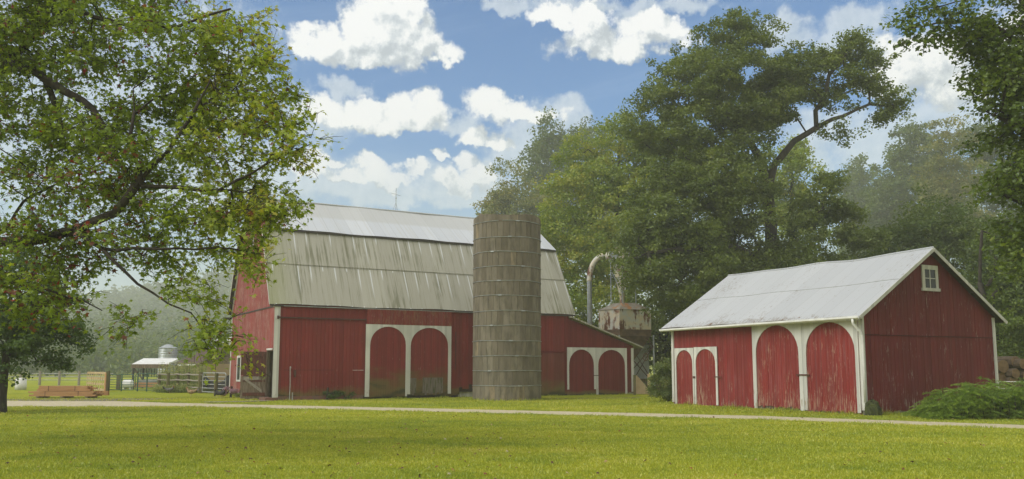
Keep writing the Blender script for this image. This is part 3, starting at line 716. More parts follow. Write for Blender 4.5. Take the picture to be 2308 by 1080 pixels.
# ------------------------------------------------------------------ barn building blocks
def boards(mb, ax, u0, u1, w, bottom, top, face, out, thick=.022, skip=None, seed=0, rag=.03):
    """vertical boards along local axis ax from u0 to u1. face: coordinate of the wall plane, out: -1/+1 outward sign"""
    r = random.Random(seed); u = u0
    while u < u1 - 1e-4:
        e = min(u + w * (.92 + .16 * r.random()), u1)
        if u1 - e < w * .3: e = u1
        pr = r.random() * .006; a = face; b = face + out * (thick + pr)
        lo, hi = min(a, b), max(a, b)
        zb0 = bottom(u) + r.uniform(-rag, rag) if callable(bottom) else bottom + r.uniform(-rag, rag)
        g0, g1 = u + .004, e - .004
        segs = [(zb0, None)]
        mid = (u + e) / 2
        if skip:
            for (s0, s1, z0, z1) in skip:
                if s0 - .01 < mid < s1 + .01: segs = [(zb0, z0)] * (z0 > zb0 + .05) + [(z1, None)]
        for (za, zt) in segs:
            t0 = top(g0) if zt is None else zt; t1 = top(g1) if zt is None else zt
            cuts = [g0] + [k for k in getattr(top, 'kinks', ()) if g0 < k < g1] + [g1] if zt is None else [g0, g1]
            for c0, c1 in zip(cuts[:-1], cuts[1:]):
                ta = top(c0) if zt is None else zt; tb = top(c1) if zt is None else zt
                dz = r.uniform(-rag, rag) * .5
                if ax == 'x': p = [(c0, lo, za), (c1, lo, za + dz), (c1, hi, za + dz), (c0, hi, za), (c0, lo, ta), (c1, lo, tb), (c1, hi, tb), (c0, hi, ta)]
                else: p = [(hi, c0, za), (hi, c1, za + dz), (lo, c1, za + dz), (lo, c0, za), (hi, c0, ta), (hi, c1, tb), (lo, c1, tb), (lo, c0, ta)]
                mb.hexa(p)
        u = e
    return mb

def arch_poly(u0, u1, spring, top, n=14, flat=.0):
    cx = (u0 + u1) / 2; rx = (u1 - u0) / 2; rz = top - spring
    return [(cx - rx * math.cos(PI * i / n), spring + rz * math.sin(PI * i / n) ** .92) for i in range(n + 1)]
def surround(mb, ax, U0, U1, Z0, Z1, a0, a1, spring, top, face, out, thick, n=16):
    """white board with an arched opening: left strip, right strip, spandrels"""
    def P(u, z, d): return (u, face + out * d, z) if ax == 'x' else (face + out * d, u, z)
    def slab(poly):
        k = len(poly); vs = [P(u, z, 0) for u, z in poly] + [P(u, z, thick) for u, z in poly]
        mb.add(vs, [tuple(range(k))[::-1], tuple(range(k, 2 * k))] + [(i, (i + 1) % k, k + (i + 1) % k, k + i) for i in range(k)])
    arc = arch_poly(a0, a1, spring, top, n)
    slab([(U0, Z0), (a0, Z0), (a0, spring), (U0, spring)]); slab([(a1, Z0), (U1, Z0), (U1, spring), (a1, spring)])
    # spandrels as quads from the arc up to the top edge
    pts = [(U0, spring)] + arc + [(U1, spring)]
    for (p, q) in zip(pts[:-1], pts[1:]):
        if abs(q[0] - p[0]) < 1e-5: continue
        slab([p, q, (q[0], Z1), (p[0], Z1)])
def flip(o):
    return o

# ------------------------------------------------------------------ main barn
TH = .513; A = (-11.872, 43.61); W = 9.987; LB = 17.5
barn = empty('barn', (A[0], A[1], 0), TH, 'large red gambrel roofed barn with a mossy lower roof and arched white trimmed doors', 'barn')
ZE, TBK, ZBK, ZR = 4.83, 2.10, 8.95, 11.05
TW = 9.987
def gtop(t):
    t = min(t, W - t)
    z = (4.80 + (ZBK - 4.80) * (t + .05) / (TBK + .05) if t < TBK else ZBK + (ZR - ZBK) * (t - TBK) / (W / 2 - TBK)) - .10
    return z
gtop.kinks = (TBK, W / 2, W - TBK)
mb = MB(); boards(mb, 'x', .0, LB, .2, lambda u: .22 if u < 2.2 else (.12 if u < 10.3 or u > 11.2 else .12), lambda u: 4.80, 0, -1, seed=1,
                  skip=[(10.35, 10.56, .12, .55), (10.56, 10.8, .12, .45), (10.8, 11.0, .12, .72), (11.0, 11.2, .12, .5), (4.9, 9.6, .0, 3.6)])
mb.build('front_wall', M['wall'], barn)
mb = MB().box(.03, LB - .03, .006, .06, .3, 4.78)
mb.box(.03, 10.2, .004, .3, .0, .3)
mb.box(11.3, LB - .03, .004, .3, .0, .3); mb.build('wall_backing', M['dark'], barn)
MB().box(.02, 4.7, -.03, .0, -.05, .215).build('foundation', M['brickfound'], barn)
MB().box(10.2, 11.4, .12, .16, .02, .75).build('pale_board', M['white_x'], barn)
mb = MB(); boards(mb, 'y', .0, W, .16, lambda u: .2, gtop, 0, -1, seed=2, skip=[(.02, 1.12, -.1, 2.48), (5.1, 5.62, 8.35, 9.75)])
mb.build('gable_wall', M['gable'], barn)
mb = MB(); boards(mb, 'y', .0, W, .16, lambda u: .1, gtop, LB, 1, seed=3); mb.build('gable_wall', M['gable'], barn)
mb = MB(); boards(mb, 'x', .0, LB, .2, lambda u: .1, lambda u: 4.8, W, 1, seed=4); mb.build('back_wall', M['wall'], barn)
mb = MB().box(.05, LB, W - .05, W, .0, 4.7).box(.3, LB - .1, .3, W - .3, .1, .16).box(.3, LB - .2, .3, W - .3, 3.0, 3.1); mb.build('inner_floor', M['dark'], barn)
MB().box(-.056, -.023, .06, W - .05, 4.66, 4.73).build('gable_belt', M['soffit'], barn)
MB().box(-.02, 1.5, -.02, .0, 0, .01)
# roofs
def roof_sheet(p0, p1, x0, x1, mat, name, parent, th=.05, ov=True, sag=None, n=60, ny=6):
    """p0,p1 = (t,z) lower / upper; runs along x"""
    mb = MB(); d = Vector((0, p1[0] - p0[0], p1[1] - p0[1])); nrm = Vector((0, -d.z, d.y)).normalized()
    if nrm.z < 0: nrm = -nrm
    vs = []
    for i in range(n + 1):
        x = x0 + (x1 - x0) * i / n
        for j in range(ny + 1):
            f = j / ny; t = p0[0] + (p1[0] - p0[0]) * f; z = p0[1] + (p1[1] - p0[1]) * f + (sag(x, f) if sag else 0)
            vs.append((x, t, z)); 
    k = (n + 1) * (ny + 1); vs2 = [(v[0], v[1] - nrm.y * th, v[2] - nrm.z * th) for v in vs]
    def q(i, j): return i * (ny + 1) + j
    fs = [(q(i, j), q(i + 1, j), q(i + 1, j + 1), q(i, j + 1)) for i in range(n) for j in range(ny)]
    fs2 = [tuple(a + k for a in f[::-1]) for f in fs]
    ed = [(q(i, 0), q(i, 0) + k, q(i + 1, 0) + k, q(i + 1, 0)) for i in range(n)] + [(q(i + 1, ny), q(i + 1, ny) + k, q(i, ny) + k, q(i, ny)) for i in range(n)]
    ed += [(q(0, j + 1), q(0, j + 1) + k, q(0, j) + k, q(0, j)) for j in range(ny)] + [(q(n, j), q(n, j) + k, q(n, j + 1) + k, q(n, j + 1)) for j in range(ny)]
    mb.v = vs + vs2; mb.f = fs + fs2 + ed; mb.m = [0] * len(fs) + [1] * len(fs2) + [1] * len(ed)
    return mb.build(name, [mat, M['soffit']], parent)
X0, X1 = -.3, LB + .45
wav = lambda x, f: .02 * math.sin(x * .9 + f * 2) + .012 * math.sin(x * 2.3)
for sgn in (0, 1):
    f_ = (lambda t: t) if not sgn else (lambda t: W - t)
    roof_sheet((f_(-.10), 4.80), (f_(TBK), ZBK), X0, X1, M['roof_low'], 'lower_roof', barn, sag=wav)
    roof_sheet((f_(TBK - .12), ZBK + .015), (f_(W / 2), ZR), X0 + .02, X1 - .02, M['roof_up'], 'upper_roof', barn, sag=wav)
# laps, ridge cap, eave edge
mb = MB(); 
for (t, z, h) in ((1.0, 6.88 + .02, .02), (3.5, 9.96 + .04, .015)):
    pass
mb.tube([(X0, W / 2, ZR + .02), (X1, W / 2, ZR + .02)], .05, 8); mb.build('ridge_cap', M['roof_up'], barn)
mb = MB().box(X0 + .02, X1 - .02, -.13, -.085, 4.69, 4.765).build('eave_strip', M['soffit'], barn)
mb = MB().box(.4, 15.5, -.15, -.13, 4.70, 4.725).build('drip_edge', M['greytube'], barn)
mb = MB().bar((X0 + .02, 1.03, 6.985), (X1, 1.03, 6.985), .03, .03)
mb.build('sheet_lap', M['roof_low'], barn)
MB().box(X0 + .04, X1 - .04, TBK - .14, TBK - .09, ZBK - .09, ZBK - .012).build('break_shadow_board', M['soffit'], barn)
# rake boards (white) on near gable, soffit lookouts
mb = MB()
prof = [(-.05, 4.72), (TBK, ZBK - .12), (W / 2, ZR - .12), (W - TBK, ZBK - .12), (W + .05, 4.72)]
for a_, b_ in zip(prof[:-1], prof[1:]):
    a = Vector((-.05, a_[0], a_[1] - .03)); b = Vector((-.05, b_[0], b_[1] - .03)); mb.bar(a, b, .05, .16, up=(0, (b - a).z, -(b - a).y))
mb.build('rake_board', M['white_y'], barn)
mb = MB()
for a_, b_ in zip(prof[:-1], prof[1:]):
    a = Vector((X0, a_[0], a_[1] + .05)); b = Vector((X0, b_[0], b_[1] + .05)); mb.bar(a, b, .025, .07, up=(0, (b - a).z, -(b - a).y))
mb.build('roof_edge_trim', M['white_y'], barn)
mb = MB().box(-.03, .26, -.056, -.03, .16, 4.68)
mb.build('corner_board', M['white_x'], barn)
MB().box(-.05, -.024, W - .14, W + .03, .2, 4.66).build('corner_board', M['white_y'], barn)
# doors of the long wall
def arched_door(parent, ax, u0, u1, z0, z1, a0, a1, spring, top, face, out, dm, wm, seed, bw=.13, name='arched_door', rag=.03, wz=None):
    mb = MB(); boards(mb, ax, u0, u1, bw, z0, lambda u: z1, face, out, .03, seed=seed, rag=rag)
    lo, hi = sorted((face - out * .004, face - out * .03))
    if ax == 'x': mb.box(u0 + .03, u1 - .03, lo, hi, z0 + .15, z1 - .02)
    else: mb.box(lo, hi, u0 + .03, u1 - .03, z0 + .15, z1 - .02)
    d = mb.build(name, dm, parent)
    mb = MB(); surround(mb, ax, u0, u1, wz if wz is not None else z0 + .02, z1 + .01, a0, a1, spring, top, face + out * .038, out, .034)
    mb.build('white_surround', wm, d)
    return d
d1 = arched_door(barn, 'x', 4.76, 7.12, .10, 3.90, 5.00, 7.03, 2.80, 3.80, -.055, -1, M['door'], M['white_x'], 11)
d2 = arched_door(barn, 'x', 7.125, 9.71, .16, 3.90, 7.30, 9.53, 2.78, 3.79, -.055, -1, M['door'], M['white_x'], 12, wz=.22)
mb = MB(); boards(mb, 'x', 7.3, 7.66, .12, .22, lambda u: 1.08, -.094, -1, .015, seed=3, rag=.06); boards(mb, 'x', 8.03, 9.24, .12, .22, lambda u: 1.10, -.094, -1, .015, seed=5, rag=.06)
mb.build('bare_patch', M['patch'], d2)
mb = MB(); boards(mb, 'x', 4.80, 9.74, .15, 3.915, lambda u: 4.70, -.03, -1, .1, seed=8, rag=.004); mb.build('header_panel', M['header'], barn)
mb = MB().box(.12, 4.78, -.11, -.03, 4.11, 4.17).box(.1, .2, -.12, -.03, 4.06, 4.22); mb.build('door_track', M['ironrail'], barn)
MB().box(.5, 3.1, -.034, -.028, 1.505, 1.52).build('board_seam', M['hairline'], barn)
MB().box(4.1, 4.7, -.036, -.028, 1.49, 1.51).build('board_seam', M['white_x'], barn)
MB().box(1.02, 1.12, -.12, -.03, 1.25, 1.5).box(1.05, 1.1, -.14, -.03, 1.15, 1.3).build('hasp', M['ironrail'], barn)
MB().box(10.0, 10.03, -.05, -.03, 1.55, 3.6).build('rod', M['ironrail'], barn)
# right section: sliding door behind the silo
mb = MB(); boards(mb, 'x', 14.6, 17.16, .2, .02, lambda u: 2.50, -.04, -1, .03, seed=21, rag=.03); mb.build('sliding_door', M['slide'], barn)
MB().box(13.4, 17.26, -.1, -.03, 2.54, 2.62).build('door_track', M['lean'], barn)
MB().box(17.2, 17.32, -.05, -.024, .1, 4.7).build('corner_batten', M['lean'], barn)
# lean-to
def ltop(u): return 4.60 + (2.93 - 4.60) * (u - 17.4) / (22.4 - 17.4)
mb = MB(); boards(mb, 'x', 17.32, 22.26, .16, .1, ltop, 0, -1, seed=31, skip=[(17.4, 21.6, .1, 2.6)]); lean = mb.build('lean_to', M['lean'], barn)
mb = MB(); boards(mb, 'y', .0, 6.0, .16, .1, lambda u: 2.9, 22.26, 1, seed=32); mb.build('side_wall', M['lean'], lean)
MB().box(17.5, 22.2, .01, .04, .3, 2.7).build('inner_wall', M['dark'], lean)
arched_door(lean, 'x', 17.33, 19.40, .0, 2.83, 17.46, 19.26, 1.75, 2.72, -.04, -1, M['lean'], M['white_x'], 33, rag=.02, wz=.35)
arched_door(lean, 'x', 19.41, 21.72, .02, 2.83, 19.56, 21.58, 1.75, 2.72, -.04, -1, M['lean'], M['white_x'], 34, rag=.02, wz=.02)
MB().box(19.2, 19.75, -.13, -.1, 1.15, 1.19).build('latch_bar', M['ironrail'], lean)
MB().box(22.1, 22.29, -.05, -.026, .15, 2.85).build('corner_board', M['white_x'], lean)
mb = MB(); mb.hexa([(17.5, -.35, 4.60), (22.85, -.35, 2.84), (22.85, 6.3, 2.84), (17.5, 6.3, 4.60), (17.5, -.35, 4.68), (22.85, -.35, 2.92), (22.85, 6.3, 2.92), (17.5, 6.3, 4.68)])
mb.build('lean_to_roof', M['roof_low'], lean)
MB().box(20.9, 22.2, -.03, .0, .0, .1).build('footing', M['concrete'], lean)
# gable doorway and plank door
mb = MB().box(-.06, .1, 1.12, 1.22, .15, 2.6).box(-.06, .1, 0, 1.12, 2.48, 2.58); mb.build('doorway_frame', M['wood_old'], barn)
MB().box(-.07, -.055, .05, 1.22, 2.52, 2.60).build('door_lintel', M['white_y'], barn)
MB().box(-.35, .05, .0, 1.2, .0, .16).build('doorstep', M['brickfound'], barn)
MB().box(2.5, 2.6, .3, 5, .1, 3).box(-.0, .9, 1.3, 1.4, .2, 2.8).build('stall_partition', M['wood_old'], barn)
h = Vector((-.05, 1.2, 0)); dd = Vector((-.92, .404, 0)).normalized(); nn_ = Vector((-dd.y, dd.x, 0))
if nn_.x > 0 or True:
    # local outward side faces the camera (negative world y)
    wv = Matrix.Rotation(TH, 3, 'Z') @ nn_
    if wv.y > 0: nn_ = -nn_
def dbox(mb, u0, u1, z0, z1, d0, d1, tilt=None):
    P = lambda u, z, d: h + dd * u + nn_ * d + Vector((0, 0, z))
    za, zb = (z0, z1) if tilt is None else tilt
    mb.hexa([P(u0, z0, d0), P(u1, z0 if tilt is None else za, d0), P(u1, z0 if tilt is None else za, d1), P(u0, z0, d1), P(u0, z1, d0), P(u1, z1 if tilt is None else zb, d0), P(u1, z1 if tilt is None else zb, d1), P(u0, z1, d1)])
mb = MB(); r = random.Random(4); u = 0
while u < 1.14:
    e = u + .125; dbox(mb, u + .004, e, .04 + r.uniform(0, .05), 1.22 + r.uniform(-.02, .02), 0, .03); u = e
pd = mb.build('plank_door', M['wood_old'], barn)
mb = MB(); u = 0
while u < 1.14:
    e = u + .125; dbox(mb, u + .004, e, 1.25, 2.44 + r.uniform(-.01, .01), 0, .03); u = e
mb.build('upper_planks', M['wood_red'], pd)
mb = MB(); dbox(mb, .02, 1.13, 2.2, 2.32, .034, .06); dbox(mb, .02, 1.13, 1.2, 1.32, .034, .06); dbox(mb, .02, 1.13, .92, 1.0, .034, .055); dbox(mb, .02, 1.13, .22, .38, .034, .065)
dbox(mb, .2, .95, 1.32, 1.45, .034, .055, tilt=(2.08, 2.2)); mb.build('ledge', M['wood_red'], pd)
mb = MB(); dbox(mb, .18, 1.02, .36, .52, .036, .065, tilt=(.98, 1.12)); dbox(mb, .32, 1.1, 1.02, 1.18, .036, .06); mb.build('brace', M['rail'], pd)
# openings in the gable
mb = MB().box(-.065, -.03, 7.05, 7.2, .95, 2.2).box(-.065, -.03, 7.95, 8.1, .95, 2.2).box(-.065, -.03, 7.05, 8.1, 2.2, 2.32).box(-.065, -.03, 7.05, 8.1, .85, .95)
wf = mb.build('window', M['white_y'], barn); MB().box(-.04, -.03, 7.2, 7.95, .95, 2.2).build('pane', M['glass'], wf)
mb = MB().box(-.06, -.028, 5.0, 5.12, 8.3, 9.8).box(-.06, -.028, 5.58, 5.7, 8.3, 9.8); hf = mb.build('hay_opening', M['white_y'], barn)
MB().box(-.0, .02, 5.1, 5.62, 8.3, 9.8).build('shutter', M['wood_old'], hf)
# lightning rod / antenna on the ridge
rx = 8.35
mb = MB().tube([(rx, W / 2, ZR), (rx, W / 2, ZR + 1.45)], .018, 6).bar((rx - .3, W / 2, ZR + 1.1), (rx + .3, W / 2, ZR + .98), .02, .02)
for k in (-1, 1): mb.tube([(rx, W / 2, ZR + .55), (rx + .17 * k, W / 2 + .1, ZR)], .01, 5)
mb.box(rx - .03, rx + .03, W / 2 - .03, W / 2 + .03, ZR + .78, ZR + .84); mb.build('lightning_rod', M['greytube'], barn)
# hidden-side awning beam seen past the left eave
MB().box(-.5, -.05, W + .02, W + .35, 4.5, 4.62).build('eave_outrigger', M['soffit'], barn)

# water pipe by the corner
mb = MB().tube([(0, 0, -.02), (.01, 0, .8), (-.01, 0, 1.58)], .022, 8).tube([(.14, .01, -.02), (.14, 0, .4)], .03, 8).lathe([(0, 1.6), (.035, 1.59), (.035, 1.68), (0, 1.7)], n=10)
pl = Matrix.Rotation(TH, 3, 'Z') @ Vector((.82, -.14, 0))
o = mb.build('standpipe', M['greytube']); o.location = (A[0] + pl.x, A[1] + pl.y, 0); tag(o, 'thin grey standpipe in front of the big barn beside its corner board', 'pipe')
# concrete slab to the doorway
tag(strip('path', [(-14.2, 41.0), (-12.6, 42.0), (-11.6, 43.0)], [(-14.6, 41.5), (-13.0, 42.6), (-12.2, 43.4)], .03, M['concrete'], .03), kind='structure')

# ------------------------------------------------------------------ silo
SC = (-.26, 45.15); SR = 1.76
silo = empty('silo', (SC[0], SC[1], 0), .3, 'round grey concrete stave silo with wire hoops in front of the big barn', 'silo')
ys = [903, 870, 836, 802, 768, 733, 700, 665, 632, 599, 566, 533, 497, 482]
zs = [max(0, at(1143, y, SC[1] - SR).z) for y in ys]; zs[0] = -.05
Vv = []; Ff = []; Tt = []
rg = np.random.default_rng(8); nst = 36
for i in range(13):
    z0, z1 = zs[i], zs[i + 1]; ph = rg.random() * 2 * PI / nst
    tier = rg.uniform(-.08, .08)
    for k in range(nst):
        a0 = ph + k * 2 * PI / nst + .0035; a1 = ph + (k + 1) * 2 * PI / nst - .0035; rr = SR - .004 * rg.random()
        if i == 12: a0 -= .0035; a1 += .0035
        ri = SR - .06; b = len(Vv); m_ = (a0 + a1) / 2; top = z1 - .006
        if i == 12: top = z1 + .05 * math.sin(k * .7) + (.16 if k in (NOTCH if 'NOTCH' in globals() else ()) else 0)
        for (rad) in (rr, ri):
            for z in (z0 + .006, top):
                for a in (a0, m_, a1): Vv.append((rad * math.cos(a), rad * math.sin(a), z))
        fs = [(0, 1, 4, 3), (1, 2, 5, 4), (7, 6, 9, 10), (8, 7, 10, 11), (3, 4, 10, 9), (4, 5, 11, 10), (1, 0, 6, 7), (2, 1, 7, 8), (0, 3, 9, 6), (5, 2, 8, 11)]
        tn = min(1, max(0, .45 + tier + rg.normal() * .24 + (.4 if i == 0 else 0))); 
        for f in fs: Ff.append([q + b for q in f]); Tt.append(tn)
npmesh('staves', np.array(Vv), np.array(Ff), M['stave'], silo, tint=np.array(Tt))
MB().lathe([(SR - .03, -.05), (SR - .03, zs[-2])], n=48).build('mortar_core', M['patch'], silo)
for i in list(range(1, 13)):
    mb = MB(); n = 60; dz = .012
    pts = [((SR + .014 + .004 * math.sin(k * 1.7 + i)) * math.cos(k * 2 * PI / n), (SR + .014) * math.sin(k * 2 * PI / n), zs[i] + dz * math.sin(k * .35 + i * 2)) for k in range(n + 1)]
    mb.tube(pts, .016, 5, cap=False); aa = -PI / 2 - .3 + .5 * math.sin(i * 2.3)
    mb.bar(((SR + .03) * math.cos(aa - .05), (SR + .03) * math.sin(aa - .05), zs[i]), ((SR + .03) * math.cos(aa + .05), (SR + .03) * math.sin(aa + .05), zs[i]), .05, .05)
    mb.build('hoop', M['steel'], silo, smooth=False)
mb = MB(); a = PI + .35
mb.add([(SR * math.cos(a + k * .12), SR * math.sin(a + k * .12), zs[-1] + z) for k, z in ((-1, -.1), (0, .16), (2, -.02), (2, -.25))], [(0, 1, 2, 3)])
mb.build('rim_flap', M['patch'], silo)

# ------------------------------------------------------------------ right shed
PH = .492; B = (12.214, 30.457); GW = 7.4; SL = 10.43
shed = empty('shed', (B[0], B[1], 0), PH, 'smaller red barn with a white metal gable roof and two pairs of arched doors', 'barn')
ZEv, XE, ZRg = 3.40, -.42, 6.03; slope = (ZRg - ZEv) / (GW / 2 - XE)
def rg_top(u):
    u = min(u, GW - u); return ZEv + (u - XE) * slope - .10
rg_top.kinks = (GW / 2,)
mb = MB(); boards(mb, 'y', 5.28, 7.40, .14, .03, lambda u: rg_top(0) + .02, 0, -1, seed=41, rag=.05)
boards(mb, 'y', 7.4, 10.2, .14, 2.5, lambda u: rg_top(0) + .02, 0, -1, seed=42, rag=.0); boards(mb, 'y', 10.2, SL, .14, .05, lambda u: rg_top(0) + .02, 0, -1, seed=43)
boards(mb, 'y', 0.0, 5.28, .14, 3.3, lambda u: rg_top(0) + .02, 0, -1, seed=44, rag=0)
mb.build('side_wall', M['rwall'], shed)
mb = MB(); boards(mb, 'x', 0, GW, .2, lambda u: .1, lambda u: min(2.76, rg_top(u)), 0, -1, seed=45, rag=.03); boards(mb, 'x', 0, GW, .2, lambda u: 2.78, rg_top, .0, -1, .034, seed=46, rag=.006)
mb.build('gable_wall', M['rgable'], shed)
mb = MB(); boards(mb, 'x', 0, GW, .2, lambda u: .1, rg_top, SL, 1, seed=47); mb.build('rear_gable_wall', M['rgable'], shed)
mb = MB(); boards(mb, 'y', 0, SL, .2, lambda u: .1, lambda u: rg_top(0), GW, 1, seed=48); mb.build('side_wall', M['rwall'], shed)
mb = MB().box(.02, .05, .02, SL - .02, .2, 3.4).box(.06, GW - .02, .01, .04, .2, 3.4).box(.06, GW, 0.05, SL, .05, .08); mb.build('wall_backing', M['dark'], shed)
mb = MB().box(.0, .2, .1, SL, -.05, .1).box(.0, GW, .005, .2, -.05, .14); mb.build('foundation', M['concrete'], shed)
DZ = .05
arched_door(shed, 'y', .12, 2.655, .03, 3.34, .26, 2.50, 2.15, 3.26, -.03, -1, M['rdoor'], M['white_y'], 51, .12, rag=.05, wz=.06)
bd = arched_door(shed, 'y', 2.665, 5.28, .12, 3.34, 2.86, 5.10, 2.15, 3.26, -.03, -1, M['rdoor'], M['white_y'], 52, .12, rag=.04, wz=.03)
mb = MB(); boards(mb, 'y', 2.86, 5.1, .12, .0, lambda u: .3, -.0, -1, .02, seed=53, rag=.04); mb.build('rotten_sill_boards', M['wood_old'], bd)
arched_door(shed, 'y', 7.39, 8.86, .02, 2.50, 7.50, 8.77, 1.80, 2.42, -.03, -1, M['rdoor'], M['white_y'], 54, .12, rag=.04, wz=.06)
arched_door(shed, 'y', 8.89, 10.20, .0, 2.48, 8.98, 10.10, 1.80, 2.40, -.03, -1, M['rdoor'], M['white_y'], 55, .12, rag=.04, wz=.03)
MB().box(-.13, -.1, 2.35, 3.0, 1.33, 1.38).build('latch_bar', M['wood_red'], shed)
MB().box(-.12, -.09, 7.15, 7.6, 1.22, 1.26).build('latch_bar', M['wood_red'], shed)
MB().box(-.12, -.09, 8.8, 8.95, 1.16, 1.26).build('latch', M['ironrail'], shed)
MB().box(-.06, -.026, 10.3, SL + .03, .1, 3.55).build('corner_board', M['white_y'], shed)
MB().box(-.05, -.026, -.045, .12, .15, 3.55).box(-.05, .05, -.06, -.035, .15, 3.6).build('corner_board', M['white_y'], shed)
MB().box(GW - .14, GW + .02, -.065, -.036, .1, 3.55).build('corner_board', M['white_x'], shed)
MB().box(.0, GW, -.048, -.036, 2.755, 2.775).build('belt_seam', M['hairline'], shed)
# window
mb = MB().box(3.27, 3.42, -.075, -.036, 4.52, 5.36).box(4.03, 4.17, -.075, -.036, 4.52, 5.36).box(3.27, 4.17, -.08, -.036, 5.24, 5.40).box(3.22, 4.22, -.1, -.036, 4.44, 4.55)
wf = mb.build('window', M['white_x'], shed)
mb = MB().box(3.70, 3.74, -.06, -.04, 4.55, 5.24).box(3.42, 4.03, -.058, -.042, 4.90, 4.93); mb.build('muntins', M['white_x'], wf)
MB().box(3.42, 4.03, -.045, -.04, 4.55, 5.24).build('pane', M['glass'], wf)
# roof (local frame rotated: build in x/y swapped through a helper)
def roof_y(p0, p1, y0, y1, mat, name, parent, th=.04, n=50, ny=10, sag=None):
    mb = MB(); d = Vector((p1[0] - p0[0], 0, p1[1] - p0[1])); nrm = Vector((-d.z, 0, d.x)).normalized()
    if nrm.z < 0: nrm = -nrm
    vs = []
    for i in range(n + 1):
        y = y0 + (y1 - y0) * i / n
        for j in range(ny + 1):
            f = j / ny; vs.append((p0[0] + (p1[0] - p0[0]) * f, y, p0[1] + (p1[1] - p0[1]) * f + (sag(y, f) if sag else 0)))
    k = len(vs); vs2 = [(v[0] - nrm.x * th, v[1], v[2] - nrm.z * th) for v in vs]
    q = lambda i, j: i * (ny + 1) + j
    fs = [(q(i, j), q(i, j + 1), q(i + 1, j + 1), q(i + 1, j)) for i in range(n) for j in range(ny)]
    if p1[0] < p0[0]: fs = [f[::-1] for f in fs]
    fs2 = [tuple(a + k for a in f[::-1]) for f in fs]
    ed = [(q(i, 0), q(i, 0) + k, q(i + 1, 0) + k, q(i + 1, 0)) for i in range(n)] + [(q(0, j + 1), q(0, j + 1) + k, q(0, j) + k, q(0, j)) for j in range(ny)] + [(q(n, j), q(n, j) + k, q(n, j + 1) + k, q(n, j + 1)) for j in range(ny)]
    mb.v = vs + vs2; mb.f = fs + fs2 + ed; mb.m = [0] * len(fs) + [1] * (len(fs2) + len(ed)); return mb.build(name, [mat, M['soffit']], parent)
def sag(y, f): return -.10 * f * math.exp(-((y - 2.9) / 1.3) ** 2) - .05 * f * math.exp(-((y - 7.5) / 2.5) ** 2) + .012 * math.sin(y * 2.1 + f * 3)
roof_y((XE, ZEv), (GW / 2, ZRg), -.28, SL + .3, M['shed_roof'], 'roof', shed, sag=sag)
roof_y((GW - XE, ZEv), (GW / 2, ZRg), -.28, SL + .3, M['shed_roof'], 'roof', shed, sag=sag)
mb = MB().tube([(GW / 2, y, ZRg + .012 + sag(y, 1)) for y in [-.28 + i * .5 for i in range(22)] + [SL + .3]], .04, 6); mb.build('ridge_cap', M['shed_roof'], shed)
mb = MB().tube([(XE + (GW / 2 - XE) * .52, y, ZEv + (ZRg - ZEv) * .52 + .004 + sag(y, .52)) for y in [-.26 + i * .5 for i in range(22)] + [SL + .28]], .012, 5); mb.build('sheet_lap', M['greytube'], shed)
mb = MB()
for s in (0, 1):
    xx = (lambda v: v) if s == 0 else (lambda v: GW - v)
    a = Vector((xx(XE), -.30, ZEv - .055)); b = Vector((xx(GW / 2), -.30, ZRg - .055)); mb.bar(a, b, .025, .12, up=(-(b - a).z, 0, (b - a).x))
mb.build('barge_board', M['white_x'], shed)
for i in range(8):
    t = i / 7; xx = GW / 2 + t * (GW / 2 + .3); MB().bar((xx, -.27, ZRg - (xx - GW / 2) * slope - .09), (xx, 0, ZRg - (xx - GW / 2) * slope - .09), .06, .04).build('lookout', M['soffit'], shed)

mb = MB(); n = 8
for (y0_, y1_) in ((-.28, SL + .3),):
    pr = [(-.10, .0), (-.105, -.07), (-.06, -.11), (-.02, -.11), (.0, -.02), (-.02, -.02), (-.035, -.09), (-.06, -.09), (-.085, -.06), (-.085, .0)]
    vs = [(XE + p[0], y, ZEv + .0 + p[1] + (-.04 if y > 5 else 0)) for y in (y0_, y1_) for p in pr]; k = len(pr)
    mb.add(vs, [(i, (i + 1) % k, k + (i + 1) % k, k + i) for i in range(k)] + [tuple(range(k))[::-1], tuple(range(k, 2 * k))])
mb.build('gutter', M['white_clean'], shed)
MB().box(XE + .0, XE + .03, -.26, SL + .28, ZEv - .15, ZEv - .045).build('fascia', M['white_y'], shed)
mb = MB().tube([(XE - .05, -.02, ZEv - .1), (XE - .05, -.02, ZEv - .25), (-.16, -.06, ZEv - .55), (-.11, -.09, ZEv - .7), (-.1, -.09, 1.8), (-.1, -.09, .42)], .045, 8)
mb.build('downspout', M['white_clean'], shed, smooth=True)
M['moss'] = noisy('wet_moss', (.03, .035, .015), (.06, .07, .02), 6, .95, bump=.8)
mb = MB(); mb.lathe([(.0, .5), (.12, .48), (.2, .4), (.24, .2), (.28, -.05)], n=14)
for i, v in enumerate(mb.v): mb.v[i] = (v[0] * (1 + .25 * math.sin(i * 2.1)), v[1] * (1 + .2 * math.sin(i * 3.7)), v[2] + .05 * math.sin(i * 1.3))
o = mb.build('stump', M['moss']); q = Matrix.Rotation(PH, 3, 'Z') @ Vector((.02, -.28, 0)); o.location = (B[0] + q.x, B[1] + q.y, 0)
tag(o, 'dark mossy stump under the downspout of the smaller barn', 'stump')

# ------------------------------------------------------------------ grain hopper, cyclone and duct behind the lean-to
HYp = 60.0
def hp(px, py, dy=0): v = at(px, py, HYp + dy); return v
c0 = at(1407, 760, HYp + 1.2)
hop = empty('hopper_bin', (c0.x, c0.y, 0), 0, 'rusty square hopper bin on steel legs topped by a cyclone and curved duct', 'hopper')
def L3(px, py, dy=0): v = at(px, py, HYp + dy); return Vector((v.x - c0.x, v.y - c0.y, v.z))
